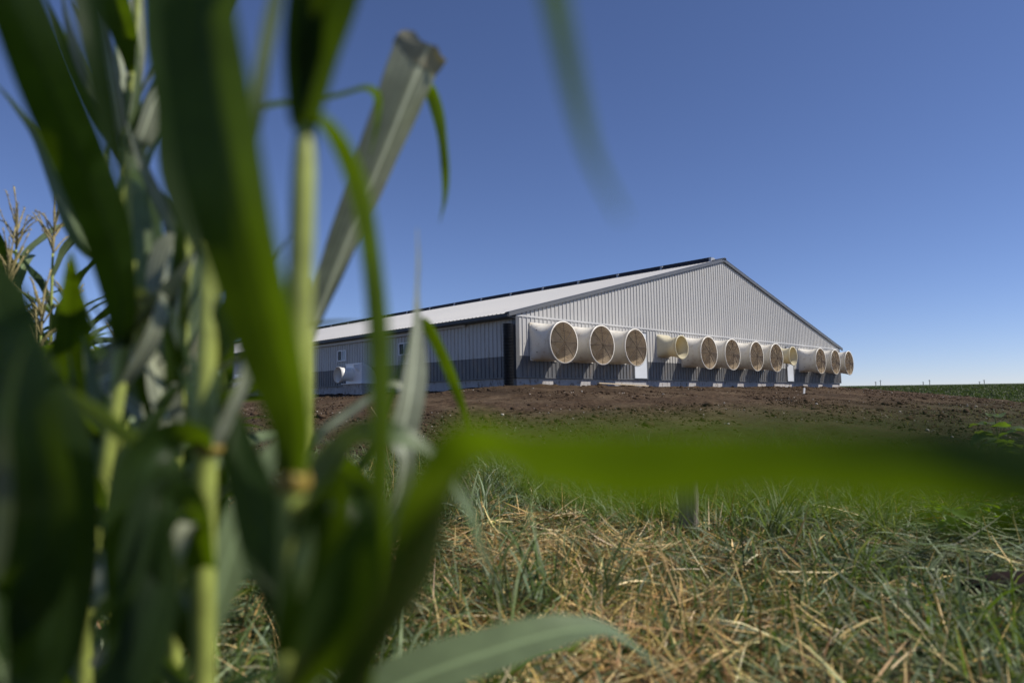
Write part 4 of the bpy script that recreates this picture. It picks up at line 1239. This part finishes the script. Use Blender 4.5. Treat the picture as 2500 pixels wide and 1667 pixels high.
slivers(B, [(474, 760, 0.69), (468, 1200, 0.68), (464, 1640, 0.68)], 7, 1, ('leaf', 'leaf', 'leafpale'), 0.35)
slivers(C, [(286, 700, 0.94), (246, 1040, 0.92), (206, 1330, 0.92), (190, 1640, 0.92)], 20, 2, ('leaf', 'leaf', 'leafpale', 'leafsheen'), 0.45)
slivers(Ep, [(297, 260, 1.27), (286, 400, 1.26), (280, 800, 1.25), (282, 1640, 1.25)], 24, 3, ('leaf', 'leafpale', 'leafpale', 'leafsheen'), 0.45)
slivers(Fp, [(428, 560, 1.07), (410, 860, 1.05), (402, 1040, 1.05), (398, 1640, 1.05)], 20, 4, ('leaf', 'leafpale', 'leafsheen'), 0.40)
slivers(Dp, [(-30, 1150, 0.49), (10, 1700, 0.48)], 10, 5, ('leaf', 'leafpale', 'leafsheen'), 0.22, (250, 450), (0.010, 0.020))
slivers(H, [(690, 1260, 0.82), (720, 1640, 0.80)], 6, 6, ('leaf', 'leaf', 'leafpale'), 0.30, (220, 420))

# --- whole plants of the rows behind and beside
def tassel(parent, top, seed, h=0.3):
    r_ = random.Random(seed)
    mb = MB()

    def spike(p0, p1, p2, r0):
        A_ = crom([p0, p1, p2], 9)
        mb.tube([tuple(a_) for a_ in A_], [r0 * (0.5 + 0.5 * ((i * 7) % 3) / 2) * (1 - 0.5 * i / 8) for i in range(9)], 5)
        for i in range(2, 9):
            for q in range(2):
                c_ = Vector(A_[i]); an = r_.uniform(0, 6.28)
                e2 = c_ + Vector((math.cos(an) * 0.008, math.sin(an) * 0.008, 0.006))
                mb.tube([c_, e2], [0.002, 0.0008], 3)
    spike(top, top + Vector((0, 0, h * 0.5)), top + Vector((r_.uniform(-.03, .03), r_.uniform(-.03, .03), h)), 0.0075)
    for i in range(r_.randint(9, 13)):
        an = r_.uniform(0, 6.28); z_ = h * 0.42 * i / 11
        o_ = Vector((math.cos(an), math.sin(an), 0)) * r_.uniform(0.05, 0.11)
        b_ = top + Vector((0, 0, z_))
        spike(b_, b_ + o_ * 0.5 + Vector((0, 0, h * 0.25)), b_ + o_ + Vector((0, 0, h * r_.uniform(0.32, 0.55))), 0.0055)
    return mb.build('tassel', M['tassel'], parent, True)


def corn_full(x, y, seed, h=1.72, has_tassel=True, label='', spread=1.0, az=None, u_min=0.0, dmul=1.0):
    r_ = random.Random(seed)
    zb = gz(x, y)
    e_ = empty('corn_plant', (x, y, zb))
    lean = Vector((r_.uniform(-.06, .06), r_.uniform(-.06, .06), 1))
    P_ = [lean * (h * k / 8) for k in range(9)]
    R2 = [0.0125 - 0.0075 * k / 8 for k in range(9)]
    A_ = crom([(*p, q) for p, q in zip(P_, R2)], 33)
    MB().tube([a_[:3] for a_ in A_], [a_[3] * (1.15 if i % 4 == 2 else 1) for i, a_ in enumerate(A_)], 9).build('stalk', M['stalk'], e_, True)
    az = r_.uniform(0, 6.28) if az is None else az
    nl = r_.randint(10, 12)
    for k in range(nl):
        u_ = u_min + (1 - u_min) * (k + 0.6) / nl
        b_ = lean * (h * (0.12 + 0.84 * u_))
        a_ = az + math.pi * (k % 2) + r_.gauss(0, 0.35)
        Ln = (0.55 + 0.35 * math.sin(math.pi * min(1, u_ * 1.1))) * r_.uniform(0.85, 1.1) * spread
        w0 = 0.075 * r_.uniform(0.85, 1.15) * (0.75 + 0.25 * math.sin(math.pi * u_))
        el = r_.uniform(1.0, 1.25)
        drop = r_.uniform(1.2, 2.3) * (1 - 0.35 * u_) * dmul
        out = Vector((math.cos(a_), math.sin(a_), 0))
        pts, nr, ws = [], [], []
        p = Vector(b_)
        N_ = 18
        tw = r_.uniform(-0.9, 0.9)
        for i in range(N_):
            v_ = i / (N_ - 1)
            e2 = el - drop * v_ ** 1.4
            t_ = out * math.cos(e2) + Vector((0, 0, math.sin(e2)))
            pts.append(p.copy())
            nn = out * -math.sin(e2) + Vector((0, 0, math.cos(e2)))
            sd_ = t_.cross(nn)
            nr.append(nn * math.cos(tw * v_) + sd_ * math.sin(tw * v_))
            ws.append(w0 * min(1, 0.35 + 3 * v_) * (1 - max(0, (v_ - 0.35) / 0.65) ** 1.8) + 0.002)
            p += t_ * (Ln / (N_ - 1))
        ribbon('leaf', pts, ws, nr, M['leafpale'] if r_.random() < 0.3 else M['leaf'], e_, 0.3, 0.14, seed * 50 + k)
    if has_tassel:
        tassel(e_, lean * h, seed)
    return tag(e_, label, 'corn plant', 'corn plants of the rows behind')


row_lab = 'tasselled corn plant nearest the left frame edge'
near_lab = 'leafy corn plant in the dim thicket behind the blurred blades'
for i, (x, y, h, ts) in enumerate([(-2.24, 3.15, 1.72, True), (-2.10, 3.12, 1.68, True), (-2.02, 3.16, 1.36, True), (-2.62, 3.3, 1.5, True), (-1.98, 3.3, 1.22, True), (-2.28, 3.0, 1.48, True), (-2.12, 2.95, 1.30, True), (-2.0, 2.9, 1.10, True)]):
    corn_full(x, y, 100 + i, h, ts, ['tallest tasselled corn plant rising against the sky', 'tall tasselled corn plant just right of the tallest tassel', 'shorter tasselled corn plant below the two tall tassels', row_lab, 'tasselled corn plant half hidden behind the dark slanting blade', 'tasselled corn plant in front of the tallest one, tassel at half its height', 'low tasselled corn plant between the dark blades at the left edge', 'lowest tasselled corn plant, its tassel against the pale horizon sky'][i])
k = 0
for (x, y, h) in [(-0.66, 1.12, 0.95), (-0.98, 1.18, 0.80), (-0.84, 1.55, 1.0), (-1.05, 1.75, 0.95), (-1.40, 1.50, 0.80), (-1.25, 2.15, 1.0), (-1.75, 2.2, 0.95), (-1.0, 2.3, 1.05), (-2.0, 2.45, 1.0), (-1.5, 2.85, 1.05), (-1.02, 1.0, 0.75), (-1.9, 2.9, 1.1)]:
    corn_full(x, y, 200 + k, h, False, near_lab, 0.85)
    k += 1


# ------------------------------------------------------------------ weeds
def ovate(parent, base, dirv, nrm, size, mat, seed=0, heart=0.25):
    r_ = random.Random(seed)
    n = 9
    d_ = dirv.normalized()
    nn = (nrm - d_ * nrm.dot(d_)).normalized()
    sd_ = d_.cross(nn)
    V, Fq = [], []
    for i in range(n):
        v_ = i / (n - 1)
        w = size * 0.42 * (math.sin(math.pi * min(1, v_ * 0.93 + 0.07)) ** 0.8) * (1 + 0.10 * ((i % 2) * 2 - 1))
        bend = -0.35 * size * v_ ** 2
        for c_ in (-1, -.5, 0, .5, 1):
            V.append(base + d_ * (size * v_ - (heart * size * 0.3 * abs(c_) if v_ < 0.3 else 0)) + sd_ * (w * c_) + nn * (bend + 0.25 * w * abs(c_) + 0.03 * size * math.sin(9 * v_ + 3 * c_)))
    Fq = [(i * 5 + j, i * 5 + j + 1, (i + 1) * 5 + j + 1, (i + 1) * 5 + j) for i in range(n - 1) for j in range(4)]
    return mesh_obj('leaf', V, Fq, mat, parent, True)


def weed(x, y, h, nleaf, size, seed, label, mat, stems=4, lean=0.25, group='broadleaf weeds'):
    r_ = random.Random(seed)
    e_ = empty('broadleaf_weed', (x, y, gz(x, y)))
    for s_ in range(stems):
        an = r_.uniform(0, 6.28)
        hh = h * r_.uniform(0.7, 1.0)
        tip = Vector((math.cos(an) * lean * hh, math.sin(an) * lean * hh, hh))
        A_ = crom([Vector((0, 0, -0.02)), tip * 0.5 + Vector((0, 0, 0.05 * hh)), tip], 9)
        MB().tube([tuple(q) for q in A_], [0.006 * h / 0.6 * (1 - 0.6 * i / 8) for i in range(9)], 6).build('stem', M['stem'], e_, True)
        for k_ in range(nleaf // stems):
            u_ = r_.uniform(0.25, 1.0)
            p = Vector(A_[int(u_ * 8)])
            a2 = r_.uniform(0, 6.28)
            d_ = Vector((math.cos(a2), math.sin(a2), r_.uniform(-0.25, 0.35)))
            pet = size * r_.uniform(0.3, 0.8)
            ovate(e_, p + d_ * pet, d_, Vector((r_.uniform(-.3, .3), r_.uniform(-.3, .3), 1)), size * r_.uniform(0.6, 1.15), mat, r_.random())
            MB().tube([p, p + d_ * pet], 0.0018, 4).build('petiole', M['stem'], e_)
    return tag(e_, label, 'weed', group)


wl_ = [(2200, 1255, 4.1, 0.40, 40, 0.085, 'lime green broadleaf weed at the edge of the grass patch, leftmost of the right clump'),
       (2290, 1245, 4.3, 0.46, 48, 0.09, 'lime green broadleaf weed in the middle of the right clump'),
       (2370, 1250, 4.2, 0.48, 48, 0.095, 'lime green broadleaf weed touching the right frame edge'),
       (2130, 1235, 4.6, 0.34, 28, 0.07, 'small lime green weed just left of the right weed clump')]
for i, (px, py, d_, h, nl, sz, lab) in enumerate(wl_):
    p = world_pt(px, py, d_)
    weed(p.x, p.y, h, nl, sz, 300 + i, lab, M['weed'])
p = world_pt(806, 1130, 5.2)
weed(p.x, p.y, 0.62, 40, 0.085, 310, 'bright green leafy weed seen between corn stalks before the bare soil', M['weed'], 4, 0.12)
p = world_pt(795, 1130, 5.0)
weed(p.x - 0.1, p.y, 0.40, 24, 0.07, 311, 'lower bushy green weed under the bright leafy weed', M['weed'], 4, 0.3)
p = world_pt(2300, 1000, 7.0)
weed(p.x, p.y, 0.93, 26, 0.17, 320, 'tall grey green weed with crumpled leaves before the far field', M['velvet'], 2, 0.06)
p = world_pt(2375, 1000, 6.0)
weed(p.x, p.y, 0.98, 18, 0.20, 321, 'tall yellow green weed with big leaves cut by the right frame edge', M['weed'], 1, 0.06)

# dry seed stalks in front of the soil
e_ = empty('dry_grass_tuft', tuple(world_pt(848, 1100, 5.4)))
p0 = e_.location.copy(); p0.z = gz(p0.x, p0.y); e_.location = p0
for rows in ([(851, 935), (880, 985), (893, 1060), (902, 1110)], [(851, 988), (866, 1010), (876, 1075), (884, 1120)]):
    pts = [world_pt(x, y, 5.4) - p0 for x, y in rows][::-1]
    pts = [Vector((0.01, 0, 0))] + pts
    A_ = crom(pts, 14)
    MB().tube([tuple(q) for q in A_], [0.0035 if i < 9 else 0.0065 - 0.001 * abs(i - 11) for i in range(14)], 5).build('seed_stalk', M['drystem'], e_, True)
tag(e_, 'two dry tan seed stalks bent over the bare soil', 'dry grass')
